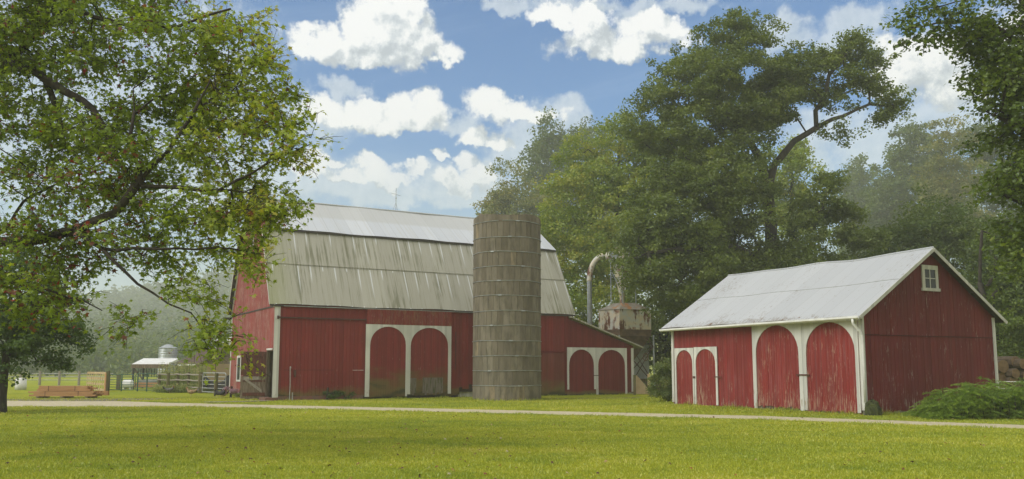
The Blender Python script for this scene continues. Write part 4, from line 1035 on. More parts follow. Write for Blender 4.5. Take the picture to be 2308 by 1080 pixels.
# corners: left, front, right, back
zt, zb, zl = at(1396, 697, HYp).z, at(1396, 742, HYp).z, at(1396, 757, HYp).z
Lc = L3(1349, 700, 1.35); Fc_ = L3(1396, 700, 0); Rc = L3(1467, 700, .75); Bc = Lc + Rc - Fc_
cen = (Lc + Rc) / 2
def ringq(z, k=1.0): return [Vector((cen.x + (p.x - cen.x) * k, cen.y + (p.y - cen.y) * k, z)) for p in (Lc, Fc_, Rc, Bc)]
def frus(mb, a, b): mb.add(a + b, [(0, 1, 5, 4), (1, 2, 6, 5), (2, 3, 7, 6), (3, 0, 4, 7), (3, 2, 1, 0), (4, 5, 6, 7)])
mb = MB(); frus(mb, ringq(zb), ringq(zt)); mb.build('bin_body', M['rusty'], hop)
mb = MB(); frus(mb, ringq(zt + .002, 1.05), ringq(at(1396, 681, HYp).z, .42)); mb.build('bin_roof', M['rustroof'], hop)
mb = MB(); frus(mb, ringq(zb - .10, 1.03), ringq(zb - .002, 1.03)); frus(mb, ringq(zl, 1.0), ringq(zb - .102, 1.0)); mb.build('bin_skirt', M['rustdark'], hop)
mb = MB(); frus(mb, ringq(at(1430, 830, HYp).z, .12), ringq(zl - .002, .97)); mb.build('bin_cone', M['rustdark'], hop)
for i, p in enumerate(ringq(0, 1.08)):
    mb = MB().tube([(p.x, p.y, 0), (p.x, p.y, zl + .05)], .06, 8); mb.build('leg', M['steel'], hop)
mb = MB(); q = ringq(0, 1.08)
for a, b in ((1, 2), (0, 1), (2, 3)):
    mb.tube([(q[a].x, q[a].y, .5), (q[b].x, q[b].y, zl - .6)], .03, 6).tube([(q[b].x, q[b].y, .5), (q[a].x, q[a].y, zl - .6)], .03, 6)
mb.tube([(q[2].x, q[2].y, zl - .8), (q[2].x - .5, q[2].y - .2, zl - .1)], .04, 6); mb.build('brace', M['ironrail'], hop)
mb = MB(); wz_ = q[2]; 
wp = L3(1455, 805, .4); mb.tube([(wp.x + .17 * math.cos(k * PI / 8), wp.y, wp.z + .25 * math.sin(k * PI / 8)) for k in range(17)], .03, 6, cap=False).tube([(wp.x - .15, wp.y, wp.z), (wp.x + .15, wp.y, wp.z)], .02, 5)
mb.build('hand_wheel', M['rustdark'], hop)
cx_ = at(1402, 600, HYp + .8); cyc = Vector((cx_.x - c0.x, cen.y, 0)); zz = lambda y: at(1402, y, HYp + .8).z
mb = MB().lathe([(.0, zz(568)), (.62, zz(568)), (.62, zz(598)), (.60, zz(600)), (.16, zz(672)), (.16, zz(684))], c=(cyc.x, cyc.y, 0), n=20); mb.build('cyclone', M['rusty'], hop, smooth=False)
mb = MB().lathe([(.3, zz(569)), (.3, zz(560)), (.47, zz(559)), (.0, zz(550))], c=(cyc.x, cyc.y, 0), n=16); mb.build('cyclone_cap', M['rustroof'], hop)
MB().box(cyc.x - .95, cyc.x - .3, cyc.y - .62, cyc.y - .2, zz(592), zz(568)).build('inlet_box', M['steel'], hop)
mb = MB()
for dx, dy in ((-.85, -.7), (.9, -.5), (-.1, -1.0)):
    mb.tube([(cyc.x + dx, cyc.y + dy, zz(684)), (cyc.x + dx, cyc.y + dy, zz(592))], .035, 6)
for a, b in (((-.85, -.7), (-.1, -1.0)), ((-.1, -1.0), (.9, -.5))):
    mb.tube([(cyc.x + a[0], cyc.y + a[1], zz(665)), (cyc.x + b[0], cyc.y + b[1], zz(610))], .02, 5).tube([(cyc.x + b[0], cyc.y + b[1], zz(665)), (cyc.x + a[0], cyc.y + a[1], zz(610))], .02, 5)
mb.build('cyclone_stand', M['steel'], hop)
dux = L3(1328.5, 640, .6); ztop = zz(577); rr_ = .85
pts = [(dux.x, dux.y, 1.8), (dux.x, dux.y, zz(635))]
mb = MB().tube(pts, .17, 14)
for y in (638, 690, 727): mb.lathe([(.17, zz(y) - .03), (.185, zz(y) - .03), (.185, zz(y) + .03), (.17, zz(y) + .03)], c=(dux.x, dux.y, 0), n=14)
mb.build('duct', M['steel'], hop, smooth=False)
zc = zz(634); ex = cyc.x - .95
pts = [(dux.x, dux.y, zc)]
RX = (ex - dux.x) * .8; RZ = ztop - .0 - zc
for k in range(1, 9):
    a = PI / 2 * k / 8; pts.append((dux.x + RX * (1 - math.cos(a)), dux.y + (cyc.y - .4 - dux.y) * k / 8 * .7, zc + RZ * math.sin(a)))
pts.append((ex, cyc.y - .42, ztop - .05)); mb = MB().tube(pts, [.19] * 9 + [.3], 12); mb.build('elbow', M['rusty'], hop)

# white metal shed, boards and posts between the barns
wsx = at(1440, 805, 64); ws = empty('metal_shed', (wsx.x, wsx.y, 0), .3, 'white ribbed metal shed wall behind the hopper legs', 'shed')
M['ribbed'] = noisy('white_ribbed_metal', (.45, .47, .47), (.36, .38, .38), 2, .5)
mb = MB(); x = -1.2
while x < .75: mb.box(x, x + .05, -.03, 0, .5, 3.3); x += .15
mb.box(-1.25, .8, 0, 2.5, .5, 3.3); mb.build('wall', M['ribbed'], ws); MB().box(-1.4, 1.1, -.3, 2.7, 3.3, 3.42).build('roof', M['soffit'], ws); MB().box(-1.3, 1.9, -.5, -.1, .0, .85).build('loading_deck', M['wood_old'], ws)
mb = MB(); p = at(1432, 845, 55)
mb.hexa([(0, 0, 0), (1.1, .3, 0), (1.1, 1.2, 0), (0, 1.2, 0), (0, .2, 1.15), (.15, .3, 1.15), (.15, 1.2, 1.15), (0, 1.2, 1.15)])
o = mb.build('plywood_ramp', M['wood_pale']); o.location = (p.x, 55, 0); tag(o, 'pale sloping plywood sheet leaning beside the lean-to corner', 'plywood')
for i, (px, py0, Y, lab) in enumerate(((1430, 845, 53.4, 'greenish square post right beside the lean-to corner'), (1462, 843, 53.8, 'short tan post half hidden by the round bush'))):
    v = at(px, py0, Y); mb = MB().box(-.07, .07, -.07, .07, 0, v.z); o = mb.build('post', M['post'] if not i else M['wood_pale']); o.location = (v.x, Y, 0); tag(o, lab, 'post')
v = at(1478, 760, 61); 
# ------------------------------------------------------------------ things on the left behind the drive
def fence_post(parent, x, y, h, w=.09, mat='post', lean=0):
    mb = MB().tube([(x, y, -.05), (x + lean, y, h)], [w, w * .92], 7); return mb.build('post', M[mat], parent)
def bundle(px0, px1, Y, z0, rows, cols, lab, seed, d0=0, bw=.2, bh=.085):
    p0 = at(px0, 880, Y); p1 = at(px1, 880, Y); r = random.Random(seed)
    root = empty('lumber_bundle', ((p0.x + p1.x) / 2, Y, z0), 0, lab, 'lumber', 'lumber stacked beside the drive')
    L = (p1.x - p0.x) / 2
    for j in range(rows):
        for i in range(cols):
            a = -L + r.uniform(-.15, .2); b = L + r.uniform(-.25, .15)
            z = j * (bh + .004); mb = MB().box(a, b, d0 + i * (bw + .01), d0 + i * (bw + .01) + bw, z, z + bh); mb.build('beam', M['wood_new'], root)
    for s in (-.55, .5):
        H = rows * (bh + .004) + .004
        MB().box(s * L - .015, s * L + .015, d0 - .006, d0 - .002, 0, H).build('strap', M['ironrail'], root)
    return root
bundle(70, 212, 47.4, .10, 3, 5, 'lower wider bundle of fresh pine beams on the ground beside the drive', 1)
bundle(82, 196, 47.4, .385, 3, 4, 'upper shorter bundle of fresh pine beams resting on the lower bundle', 2, d0=.06)
for k, px in enumerate((85, 140, 195)):
    v = at(px, 895, 47.4); mb = MB().box(-.08, .08, -.05, 1.1, 0, .095); o = mb.build('bearer', M['wood_old']); o.location = (v.x, 47.4, 0)
    tag(o, ('left', 'middle', 'right')[k] + ' dark timber bearer under the pine beams', 'timber')
p0, p1 = at(205, 885, 49), at(243, 885, 49)
o = MB().box(p0.x, p1.x, 49, 49.2, .10, .34).build('loose_beam', M['wood_new']); tag(o, 'single pine beam sticking out right of the lumber bundles', 'lumber')
# lattice panel and post
pa, pb = at(196, 868, 66.5), at(236, 868, 61.5)
lat = empty('lattice_panel', (pa.x, pa.y, 0), math.atan2(pb.y - pa.y, pb.x - pa.x), 'pale wooden slatted panel with rows of square openings by the fence', 'panel')
Ln = (pb - pa).length; mb = MB()
for i in range(9): mb.box(Ln * i / 8 - .06, Ln * i / 8 + .06, -.03, 0, 0, 1.28)
mb.build('uprights', M['wood_pale'], lat)
mb = MB()
for k in range(4): mb.box(-.1, Ln + .1, .003, .04, .02 + k * .39, .17 + k * .39)
mb.build('rails', M['wood_pale'], lat); MB().box(Ln, Ln + .45, -.05, .0, 0, 1.25).build('end_board', M['wood_new'], lat)
# green gates
def gate(x0, y0, x1, y1, h, bars, lab, mat, mids, name='pipe_gate', group=None, r=.028):
    a = Vector((x0, y0, 0)); b = Vector((x1, y1, 0)); L = (b - a).length
    root = empty(name, (x0, y0, 0), math.atan2(y1 - y0, x1 - x0), lab, 'gate', group)
    MB().tube([(0, 0, .1), (0, 0, h - .1), (.1, 0, h), (L - .1, 0, h), (L, 0, h - .1), (L, 0, .1), (0, 0, .1)], r, 6).build('frame', M[mat], root)
    for k in range(bars): MB().tube([(0, 0, .1 + (h - .1) * (k + 1) / (bars + 1)), (L, 0, .1 + (h - .1) * (k + 1) / (bars + 1) + .01)], r * .8, 5).build('rail', M[mat], root)
    for m_ in mids: MB().box(L * m_ - .035, L * m_ + .035, -.03, .03, .0, h + .04).build('upright', M[mat], root)
    return root
ga = at(246, 880, 62.5); gb = at(301, 880, 61.5); gc = at(357, 880, 60.5)
gate(ga.x, ga.y, gb.x, gb.y, 1.15, 5, 'left hand green pipe gate beside the slatted wooden panel', 'greentube', (.5,), group='green pipe gates')
gate(gb.x + .1, gb.y, gc.x, gc.y, 1.22, 5, 'right hand green pipe gate joining the rail fence', 'greentube', (.1, .5), group='green pipe gates')
v = at(242, 880, 62.3); o = MB().box(-.1, .1, -.1, .1, 0, 1.4).build('gate_post', M['post']); o.location = (v.x, 62.3, 0); tag(o, 'dark square gate post at the end of the slatted panel', 'post')
v = at(266, 880, 66); o = MB().box(-.12, .12, -.1, .1, 0, 1.1).build('gate_post', M['post']); o.location = (v.x, 66, 0); tag(o, 'grey post seen behind the left green gate', 'post')
# rail fence
rf = empty('rail_fence', (0, 0, 0), 0, 'weathered three rail fence on mossy posts beside the weeds', 'fence')
fp = [(358, 60.5), (378, 57.8), (400, 60.2), (424, 59.4), (451, 57.0)]
fq = [at(px, 880, Y) for px, Y in fp]
for i, v in enumerate(fq): fence_post(rf, v.x, v.y, (1.15, 1.3, 1.3, 1.35, 1.35)[i], .11 if i != 4 else .15, 'post' if i not in (1, 4) else 'post')
for hgt in (.35, .8, 1.18):
    for a, b in ((0, 2), (2, 3), (3, 4)):
        MB().tube([(fq[a].x - .1, fq[a].y - .14, hgt + .03), ((fq[a].x + fq[b].x) / 2, (fq[a].y + fq[b].y) / 2 - .14, hgt - .02), (fq[b].x + .1, fq[b].y - .14, hgt)], .05, 6).build('rail', M['rail'], rf)
ga, gb = at(456, 880, 56.8), at(508, 880, 54.0)
gate(ga.x, ga.y, gb.x, gb.y, 1.3, 4, 'bent grey tube gate between the rail fence and the big barn', 'greytube', (), r=.035)
v = at(486, 880, 54.2); o = MB().tube([(0, 0, -.05), (.02, 0, 1.3)], .12, 8).build('fence_post', M['post']); o.location = (v.x, 54.2, 0); tag(o, 'brown round post in front of the bent grey gate', 'post')
M['tarp'] = noisy('black_plastic', (.012, .012, .013), (.02, .02, .02), 2, .85, bump=1)
mb = MB(); n = 12
for j in range(7):
    for i in range(n + 1): mb.v.append((i * .3, .3 * math.sin(i * 1.3 + j) + .28 * j, (1.25 * math.sin(PI * (j + .6) / 7.4)) * (.75 + .25 * math.sin(i * .8 + j * .7))))
mb.f = [(j * 13 + i, j * 13 + i + 1, (j + 1) * 13 + i + 1, (j + 1) * 13 + i) for j in range(6) for i in range(n)]; mb.m = [0] * len(mb.f)
v = at(474, 880, 58); o = mb.build('tarp', M['tarp'], smooth=True); o.location = (v.x - .6, 57.2, 0); o.rotation_euler = (0, 0, -.25); tag(o, 'crumpled black tarp heap behind the bent grey gate', 'tarp')
# far pasture fence
pf = empty('pasture_fence', (0, 0, 0), 0, 'pale far wire and board fence across the misty pasture', 'fence')
q0, q1 = at(-60, 862, 84), at(200, 862, 84)
for i in range(6):
    x = q0.x + (q1.x - q0.x) * (i + .4) / 5.5; fence_post(pf, x, 84 - .3 * i, 1.35, .12, 'rail')
for hgt in (.5, .8, 1.1): MB().tube([(q0.x, 84, hgt), (q1.x + 3, 82.4, hgt)], .035, 5).build('rail', M['greytube'], pf)
v = at(46, 880, 66); mb = MB().lathe([(0, 0), (.38, 0), (.4, .3), (.38, .85), (.0, .9)], n=16); o = mb.build('barrel', M['white_clean'], smooth=True); o.location = (v.x, 66, 0); tag(o, 'pale barrel standing by the pasture fence under the small tree', 'barrel')
v = at(288, 870, 68); mb = MB().tube([(-.45, 0, .38), (-.3, 0, .38), (.3, 0, .38), (.45, 0, .38)], [.15, .33, .33, .15], 14).box(-.3, -.2, -.2, .2, 0, .15).box(.2, .3, -.2, .2, 0, .15)
o = mb.build('tank', M['white_clean'], smooth=False); o.location = (v.x, 68, 0); tag(o, 'small white tank lying behind the green gates', 'tank')
# hay feeder with roof
v = at(345, 870, 70); fd = empty('hay_feeder', (v.x, 70, 0), .06, 'roofed hay feeder on braced timber legs behind the green gates', 'feeder')
hw = 1.30; zf = at(345, 822, 70).z
mb = MB(); mb.hexa([(-hw - .1, -.9, zf), (hw + .1, -.9, zf), (hw + .1, 1.6, zf + .3), (-hw - .1, 1.6, zf + .3), (-hw - .1, -.9, zf + .05), (hw + .1, -.9, zf + .05), (hw + .1, 1.6, zf + .52), (-hw - .1, 1.6, zf + .52)]); mb.build('roof', M['white_clean'], fd)
MB().box(-hw - .12, hw + .12, -.96, -.905, zf - .28, zf + .02).build('fascia', M['wood_old'], fd)
for x in (-hw, hw):
    for y in (-.8, 1.4): MB().box(x - .06, x + .06, y - .06, y + .06, 0, zf).build('leg', M['soffit'], fd)
mb = MB()
for i in range(11): x = -hw * .8 + i * hw * .16; mb.box(x - .02, x + .02, -.5, -.46, .9, zf - .3)
mb.build('hay_bars', M['soffit'], fd)
for k in (-1, 1): MB().bar((k * hw, -.7, zf - .3), (k * hw * .45, -.7, .7), .18, .06).build('brace', M['wood_old'], fd)
MB().box(-hw * .75, hw * .75, -.6, .6, .35, .7).build('trough', M['greytube'], fd); MB().box(-1.3, 1.6, -1.3, -1.24, .1, .5).build('kick_board', M['wood_new'], fd)
# grain bin
v = at(375, 870, 84); bz = at(375, 786, 84).z
gb_ = empty('grain_bin', (v.x, 84, 0), 0, 'grey corrugated round grain bin with a cone roof beyond the feeder', 'grain bin')
prof_ = []; z = 0
while z < bz: prof_ += [(.86, z), (.83, z + .08)]; z += .16
MB().lathe(prof_, n=26).build('bin_wall', M['steel'], gb_); MB().lathe([(.9, z), (.2, z + .35), (.0, z + .38)], n=26).build('cone_roof', M['steel'], gb_)
mb = MB().box(.9, 1.0, -.5, -.4, 0, 2.6).box(.9, 1.0, -.3, -.2, 0, 2.2); mb.build('ladder_rail', M['greytube'], gb_)
# low farm building with brown roof
va = at(396, 840, 92); vb = at(449, 840, 78)
hb = empty('farm_building', (vb.x, vb.y, 0), math.atan2(va.y - vb.y, va.x - vb.x), 'low tan farm building with a brown metal roof and white roof vents', 'building')
Lh = (va - vb).length; Wh = 5.6; ez = at(449, 820, 78).z; rz = ez + 1.55
M['brownroof'] = noisy('brown_ribbed_roof', (.215, .155, .13), (.18, .13, .11), 2, .6); M['tan'] = noisy('tan_wall', (.36, .27, .17), (.3, .22, .14), 1, .9)
sg = -1   # building extends toward +world x (behind the barn)
MB().box(0, Lh, -Wh, 0, 0, ez).build('wall', M['tan'], hb)
mb = MB(); mb.add([(-.0, .0, ez), (-.0, -Wh, ez), (-.0, -Wh / 2, rz), (Lh, 0, ez), (Lh, -Wh, ez), (Lh, -Wh / 2, rz)], [(0, 1, 2), (5, 4, 3)]); mb.build('gable_end', M['wood_old'], hb)
mb = MB()
mb.hexa([(-.4, .35, ez - .12), (Lh + .4, .35, ez - .12), (Lh + .4, -Wh / 2, rz), (-.4, -Wh / 2, rz), (-.4, .35, ez - .04), (Lh + .4, .35, ez - .04), (Lh + .4, -Wh / 2, rz + .08), (-.4, -Wh / 2, rz + .08)])
mb.hexa([(-.4, -Wh / 2, rz), (Lh + .4, -Wh / 2, rz), (Lh + .4, -Wh - .35, ez - .12), (-.4, -Wh - .35, ez - .12), (-.4, -Wh / 2, rz + .08), (Lh + .4, -Wh / 2, rz + .08), (Lh + .4, -Wh - .35, ez - .04), (-.4, -Wh - .35, ez - .04)])
x = -.35
while x < Lh + .4: mb.hexa([(x, .35, ez - .035), (x + .05, .35, ez - .035), (x + .05, -Wh / 2, rz + .085), (x, -Wh / 2, rz + .085), (x, .35, ez + .0), (x + .05, .35, ez + .0), (x + .05, -Wh / 2, rz + .12), (x, -Wh / 2, rz + .12)]); x += .5
mb.build('roof', M['brownroof'], hb)
MB().box(-.42, Lh + .4, .36, .42, ez - .16, ez - .03).build('gutter', M['white_clean'], hb)
for k, x in enumerate((Lh * .50, Lh * .02)):
    mb = MB().lathe([(.28, rz), (.28, rz + .5), (.62, rz + .5), (.55, rz + .68), (.3, rz + .85), (0, rz + .9)], c=(x, -Wh / 2, 0), n=16); mb.build('roof_vent', M['white_clean'], hb)

# poultry
def hen(px, Y, heading, cols, lab, s=1.0, peck=False):
    v = at(px, 885, Y); root = empty('hen' if not peck else 'hen', (v.x, Y, 0), heading, lab, 'chicken', 'chickens by the fence')
    def ell(mb, pts, rad, n=8): mb.tube(pts, rad, n)
    hz = .42 if not peck else .1
    mb = MB(); pts = [(-.34, 0, .40), (-.26, 0, .33), (-.16, 0, .26), (-.04, 0, .235), (.08, 0, .25), (.15, 0, .29), (.19, 0, .35 if not peck else .22), (.215, 0, hz), (.25, 0, hz + .01), (.275, 0, hz)]
    ell(mb, [(a * s, b, c * s) for a, b, c in pts], [q * s for q in (.02, .05, .09, .115, .11, .085, .05, .038, .036, .01)], 10); mb.build('body', M[cols[0]], root, smooth=True)
    mb = MB()
    for k in range(-2, 3): mb.add([(-.24 * s, .01 * k, .30 * s), (-.44 * s, .03 * k, (.50 - abs(k) * .03) * s), (-.40 * s, .03 * k + .01, (.36 - abs(k) * .02) * s), (-.26 * s, .01 * k, .25 * s)], [(0, 1, 2, 3)])
    mb.build('tail', M[cols[1]], root)
    mb = MB().tube([(.21 * s, 0, (hz + .035) * s), (.24 * s, 0, (hz + .06) * s), (.27 * s, 0, (hz + .035) * s)], .012, 5).tube([(.27 * s, 0, (hz - .01) * s), (.268 * s, 0, (hz - .05) * s)], .012, 5); mb.build('comb', M['combred'], root)
    MB().tube([(.27 * s, 0, hz * s), (.31 * s, 0, (hz - .012) * s)], [.012, .002], 5).build('beak', M['wood_pale'], root)
    for k in (-1, 1):
        MB().tube([(0, .04 * k * s, .16 * s), (.02 * s, .045 * k * s, .08 * s), (0, .045 * k * s, .01)], .009, 5).tube([(-.03 * s, .045 * k * s, .006), (.05 * s, .045 * k * s, .006)], .007, 4).build('leg', M['wood_pale'], root)
M['combred'] = material('comb_red', (.35, .02, .015), .6)[0]; M['featherblack'] = noisy('black_feathers', (.02, .02, .022), (.04, .04, .04), 12, .7); M['feathergrey'] = noisy('barred_feathers', (.06, .06, .06), (.16, .16, .15), 14, .8)
M['featherbuff'] = noisy('buff_feathers', (.35, .27, .16), (.2, .1, .05), 9, .8)
hen(382, 56.0, .1, ('feathergrey', 'featherblack'), 'grey speckled hen standing below the rail fence')
hen(431, 50.8, PI + .1, ('featherbuff', 'feathergrey'), 'buff rooster with a red comb standing on the grass', 1.05)
hen(491, 48.6, PI * .85, ('featherblack', 'featherblack'), 'black hen pecking closest to the pink flowers', 1.0, True)
hen(499, 48.2, -.3, ('featherblack', 'featherblack'), 'black hen standing upright beside the pink flowers', 1.0)

# log pile on the right and gate rails
M['logbark'] = noisy('log_bark', (.09, .065, .042), (.05, .036, .024), 2, .95, vs=(1, 5, 5), bump=.6); M['logend'] = noisy('sawn_log_end', (.17, .11, .06), (.11, .07, .035), 5, .85)
lp = [(2262, 826, 15), (2290, 816, 13), (2308, 820, 12), (2326, 826, 14), (2266, 848, 15), (2290, 842, 11), (2318, 846, 15), (2258, 868, 14), (2286, 860, 13), (2304, 866, 12), (2270, 886, 15), (2298, 884, 14), (2326, 880, 14), (2345, 860, 16), (2350, 835, 14), (2244, 850, 13), (2248, 884, 15), (2242, 868, 10), (2352, 884, 15)]
rows = {0: 'top', 1: 'upper middle', 2: 'lower middle', 3: 'bottom'}; seen_l = {}
for i, (px, py, rpx) in enumerate(sorted(lp, key=lambda q: q[0])):
    Y = 41 + (i % 3) * .12; v = at(px, py, Y); rad = rpx * Y / F; r = random.Random(i)
    zc = max(rad, v.z); row = 0 if py < 830 else 1 if py < 856 else 2 if py < 875 else 3
    seen_l[row] = seen_l.get(row, 0) + 1; od = ('first', 'second', 'third', 'fourth', 'fifth', 'sixth', 'seventh', 'eighth')[seen_l[row] - 1]
    mb = MB(); L = 2.4; n = 14; ring_ = [rad * (1 + r.uniform(-.07, .07)) for _ in range(n)]
    dx = -.75; 
    vs = [(ring_[k] * math.cos(k * 2 * PI / n), 0, ring_[k] * math.sin(k * 2 * PI / n)) for k in range(n)] + [(dx + ring_[k] * .95 * math.cos(k * 2 * PI / n), L, ring_[k] * .95 * math.sin(k * 2 * PI / n)) for k in range(n)]
    mb.add(vs, [((k + 1) % n, k, n + k, n + (k + 1) % n) for k in range(n)]); mb.add([vs[k] for k in range(n)], [tuple(range(n))], 1)
    o = mb.build('log', [M['logbark'], M['logend']]); o.location = (v.x, v.y, zc); o.rotation_euler = (0, 0, .25); tag(o, f'sawn log in the {rows[row]} row of the log pile, {od} from the barn', 'log', 'logs stacked right of the smaller barn')
p0, p1 = at(2249, 880, 38.5), at(2420, 880, 37.5)
tg = gate(p0.x, p0.y, p1.x, p1.y, 1.02, 2, 'thin pale tube gate in front of the log pile', 'white_clean', (), r=.018)

# ------------------------------------------------------------------ trees
def limb(Y, *pts, dy=None): return [at(p[0], p[1], p[2] if len(p) > 2 else Y) for p in pts]
# near maple on the left, its trunk stands outside the frame
mt = Vector((-13.4, 18.2, 0))
L0 = [mt, mt + Vector((.1, 0, 2)), mt + Vector((.3, -.2, 4.0)), mt + Vector((0, .3, 6.5)), mt + Vector((-.3, .5, 9))]
ml = [L0,
      [mt + Vector((.3, -.2, 4.2)), at(-120, 95, 17.4), at(0, 130, 17), at(80, 160, 16.8), at(150, 208, 16.5), at(208, 245, 16.3), at(245, 315, 16.2), at(290, 400, 16.2)],
      [at(105, 185, 16.7), at(130, 250, 16.9), at(142, 310, 17)],
      [mt + Vector((.2, -.1, 3)), at(-150, 560, 16.8), at(80, 540, 16.5), at(170, 520, 16.2), at(230, 560, 16), at(310, 640, 15.7), at(380, 685, 15.4), at(430, 705, 15.2), at(470, 755, 15.1), at(500, 810, 15)],
      [mt + Vector((.1, 0, 2.4)), at(-100, 610, 16.8), at(50, 640, 16.2), at(150, 670, 15.9), at(230, 700, 15.6)],
      [at(170, 520, 16.2), at(260, 480, 15.8), at(320, 400, 15.6), at(295, 300, 15.6), at(300, 200, 15.6)],
      [at(318, 405, 15.6), at(375, 345, 15.4), at(430, 265, 15.3), at(475, 180, 15.3)],
      [at(320, 420, 15.6), at(400, 422, 15.3), at(490, 430, 15.1), at(600, 370, 15), at(700, 325, 15)],
      [mt + Vector((0, .3, 6)), at(150, 20, 17.5), at(300, 60, 16.6), at(400, 60, 16), at(520, 20, 15.8)],
      [at(230, 560, 16), at(400, 560, 15.4), at(520, 560, 15.2), at(640, 580, 15)]]
mlobes = [px_lobe(*q) for q in [
    (120, -60, 17.5, 330, 120, 2.5), (330, 40, 16.5, 200, 110, 1.6), (430, 110, 16, 130, 100, 1.2), (80, 60, 17.5, 200, 110, 2.5), (520, 170, 15.8, 90, 60, .8), (500, 60, 16, 60, 60, .7),
    (120, 250, 17.2, 190, 130, 2.2), (330, 220, 16.4, 170, 120, 1.4), (500, 250, 15.8, 110, 80, 1.0), (590, 220, 15.6, 55, 30, .5), (600, 310, 15.3, 80, 35, .6), (675, 318, 15, 45, 14, .3, 14), (640, 345, 15.1, 40, 24, .4, 5), (715, 320, 15, 14, 8, .2, 22), (648, 208, 15.4, 16, 12, .2, 10), (620, 260, 15.4, 30, 30, .4, 4), (610, 140, 15.5, 22, 16, .3, 6), (640, 280, 15.3, 26, 18, .3, 6), (540, 40, 15.6, 22, 30, .4, 4), (470, 340, 15.8, 150, 80, 1.2),
    (300, 380, 16.2, 170, 100, 1.6), (60, 400, 17.2, 170, 120, 2.2), (560, 430, 15.5, 110, 50, .8), (640, 420, 15.2, 50, 30, .5), (600, 480, 15.4, 60, 22, .5), (450, 470, 15.6, 150, 60, 1.0), (560, 560, 15.2, 85, 26, .6, 2), (610, 590, 15.1, 45, 16, .4, 5), (500, 520, 15.4, 90, 40, .7),
    (200, 510, 16.2, 170, 70, 1.6), (40, 560, 16.5, 140, 70, 2.0), (330, 560, 15.8, 130, 55, 1.0), (130, 630, 16, 130, 55, 1.4), (300, 640, 15.5, 90, 35, .7), (230, 690, 15.5, 60, 28, .5), (300, 720, 15.4, 60, 30, .5),
    (400, 650, 15.4, 80, 26, .6, .6), (440, 690, 15.2, 50, 20, .4, .7), (468, 735, 15.1, 14, 18, .3, 7), (494, 782, 15, 6, 12, .2, 14), (430, 700, 15.2, 26, 16, .3, 4), (350, 735, 15.3, 40, 22, .35, .6), (420, 600, 15.4, 70, 22, .6, .7),
    (20, 690, 16, 60, 30, .7), (-250, 150, 18.5, 250, 260, 2.6), (-250, 500, 18, 220, 150, 2.4), (-150, -250, 19, 350, 150, 3)]]
def maple_tint(pp, t):
    r = np.random.default_rng(9); n = len(t); k = (F * pp[:, 0] / pp[:, 1] + 1154); zz_ = pp[:, 2]
    t = t * .82 + np.clip((k - 350) / 400, 0, .25)
    # autumn patches keep to certain sprays low on the left of the crown
    patch = np.sin(pp[:, 0] * 2.1 + 1) * np.sin(zz_ * 2.7) + np.sin(pp[:, 1] * 1.9)
    red = r.random(n) < np.where((k < 330) & (zz_ < 5.4), .13, .025) + np.where(patch > 1.1, .12, 0)
    return np.where(red, .945 + .055 * r.random(n) ** 2.2, np.clip(t, 0, .92))
make_tree('maple_tree', 'large near red maple with lobed green and reddening leaves hanging in from the left', ml, .25, mlobes, 3300, .21, 26, .108, 'leaf_maple', T_MAPLE, True, csize=.34, step=.3, seed=21, rmin=.006, sides=7, inner=.15, ptint=maple_tint, up=.8, rexp=.62, per_bough=7, rbk=1.9, flat=.6, limb_r={1: (.19, .05), 2: (.07, .04), 3: (.12, .004), 4: (.10, .01), 5: (.06, .012), 6: (.035, .012), 7: (.04, .008), 8: (.09, .02), 9: (.035, .005)})
# small dark maple, trunk at the left edge
d0 = gnd(3, 930); dm = [[d0, d0 + Vector((0, 0, 1.6)), d0 + Vector((.1, .1, 3.2)), d0 + Vector((0, 0, 5))]]
make_tree('maple_tree', 'small dense dark green maple whose thin trunk stands at the left edge of the lawn', dm, .15,
    [px_lobe(*q) for q in [(0, 740, 32.2, 120, 90, 1.7), (90, 720, 32, 85, 80, 1.3), (-90, 740, 32.2, 100, 90, 1.4), (40, 640, 32.2, 90, 60, 1.3), (120, 780, 31.8, 60, 45, .9), (60, 830, 31.8, 70, 24, .9), (-60, 820, 32, 80, 30, 1), (150, 750, 32, 34, 34, .6), (20, 590, 32, 60, 50, 1)]],
    640, .26, 46, .12, 'leaf_dark', T_SIMPLE, False, csize=.34, step=.3, seed=22, rmin=.012)
# tall oak behind the barns
oY = 58
ol = [[at(1762, 838, oY), at(1752, 700, oY), at(1742, 560, oY), at(1738, 500, oY), at(1728, 430, oY), at(1716, 365, oY), at(1690, 320, oY - .5), at(1640, 260, oY - 1), at(1610, 190, oY)],
      [at(1729, 435, oY), at(1745, 372, oY - .2), at(1790, 318, oY - .5), at(1850, 282, oY - 1), at(1900, 262, oY - 1), at(1960, 235, oY - 1), at(2005, 240, oY - 1)],
      [at(1716, 365, oY), at(1700, 280, oY), at(1705, 190, oY), at(1690, 90, oY)],
      [at(1840, 287, oY - 1), at(1838, 250, oY - .6), at(1862, 215, oY - 1.2), at(1868, 170, oY - .8), at(1900, 135, oY - 1), at(1915, 95, oY - 1)],
      [at(1742, 560, oY), at(1700, 480, oY - 1.5), at(1640, 430, oY - 3), at(1560, 400, oY - 4), at(1490, 380, oY - 4)],
      [at(1745, 600, oY), at(1660, 560, oY - 3), at(1560, 560, oY - 5), at(1460, 570, oY - 5), at(1410, 590, oY - 4.5)],
      [at(1745, 600, oY), at(1800, 540, oY - 1), at(1860, 500, oY - 2), at(1920, 520, oY - 2)]]
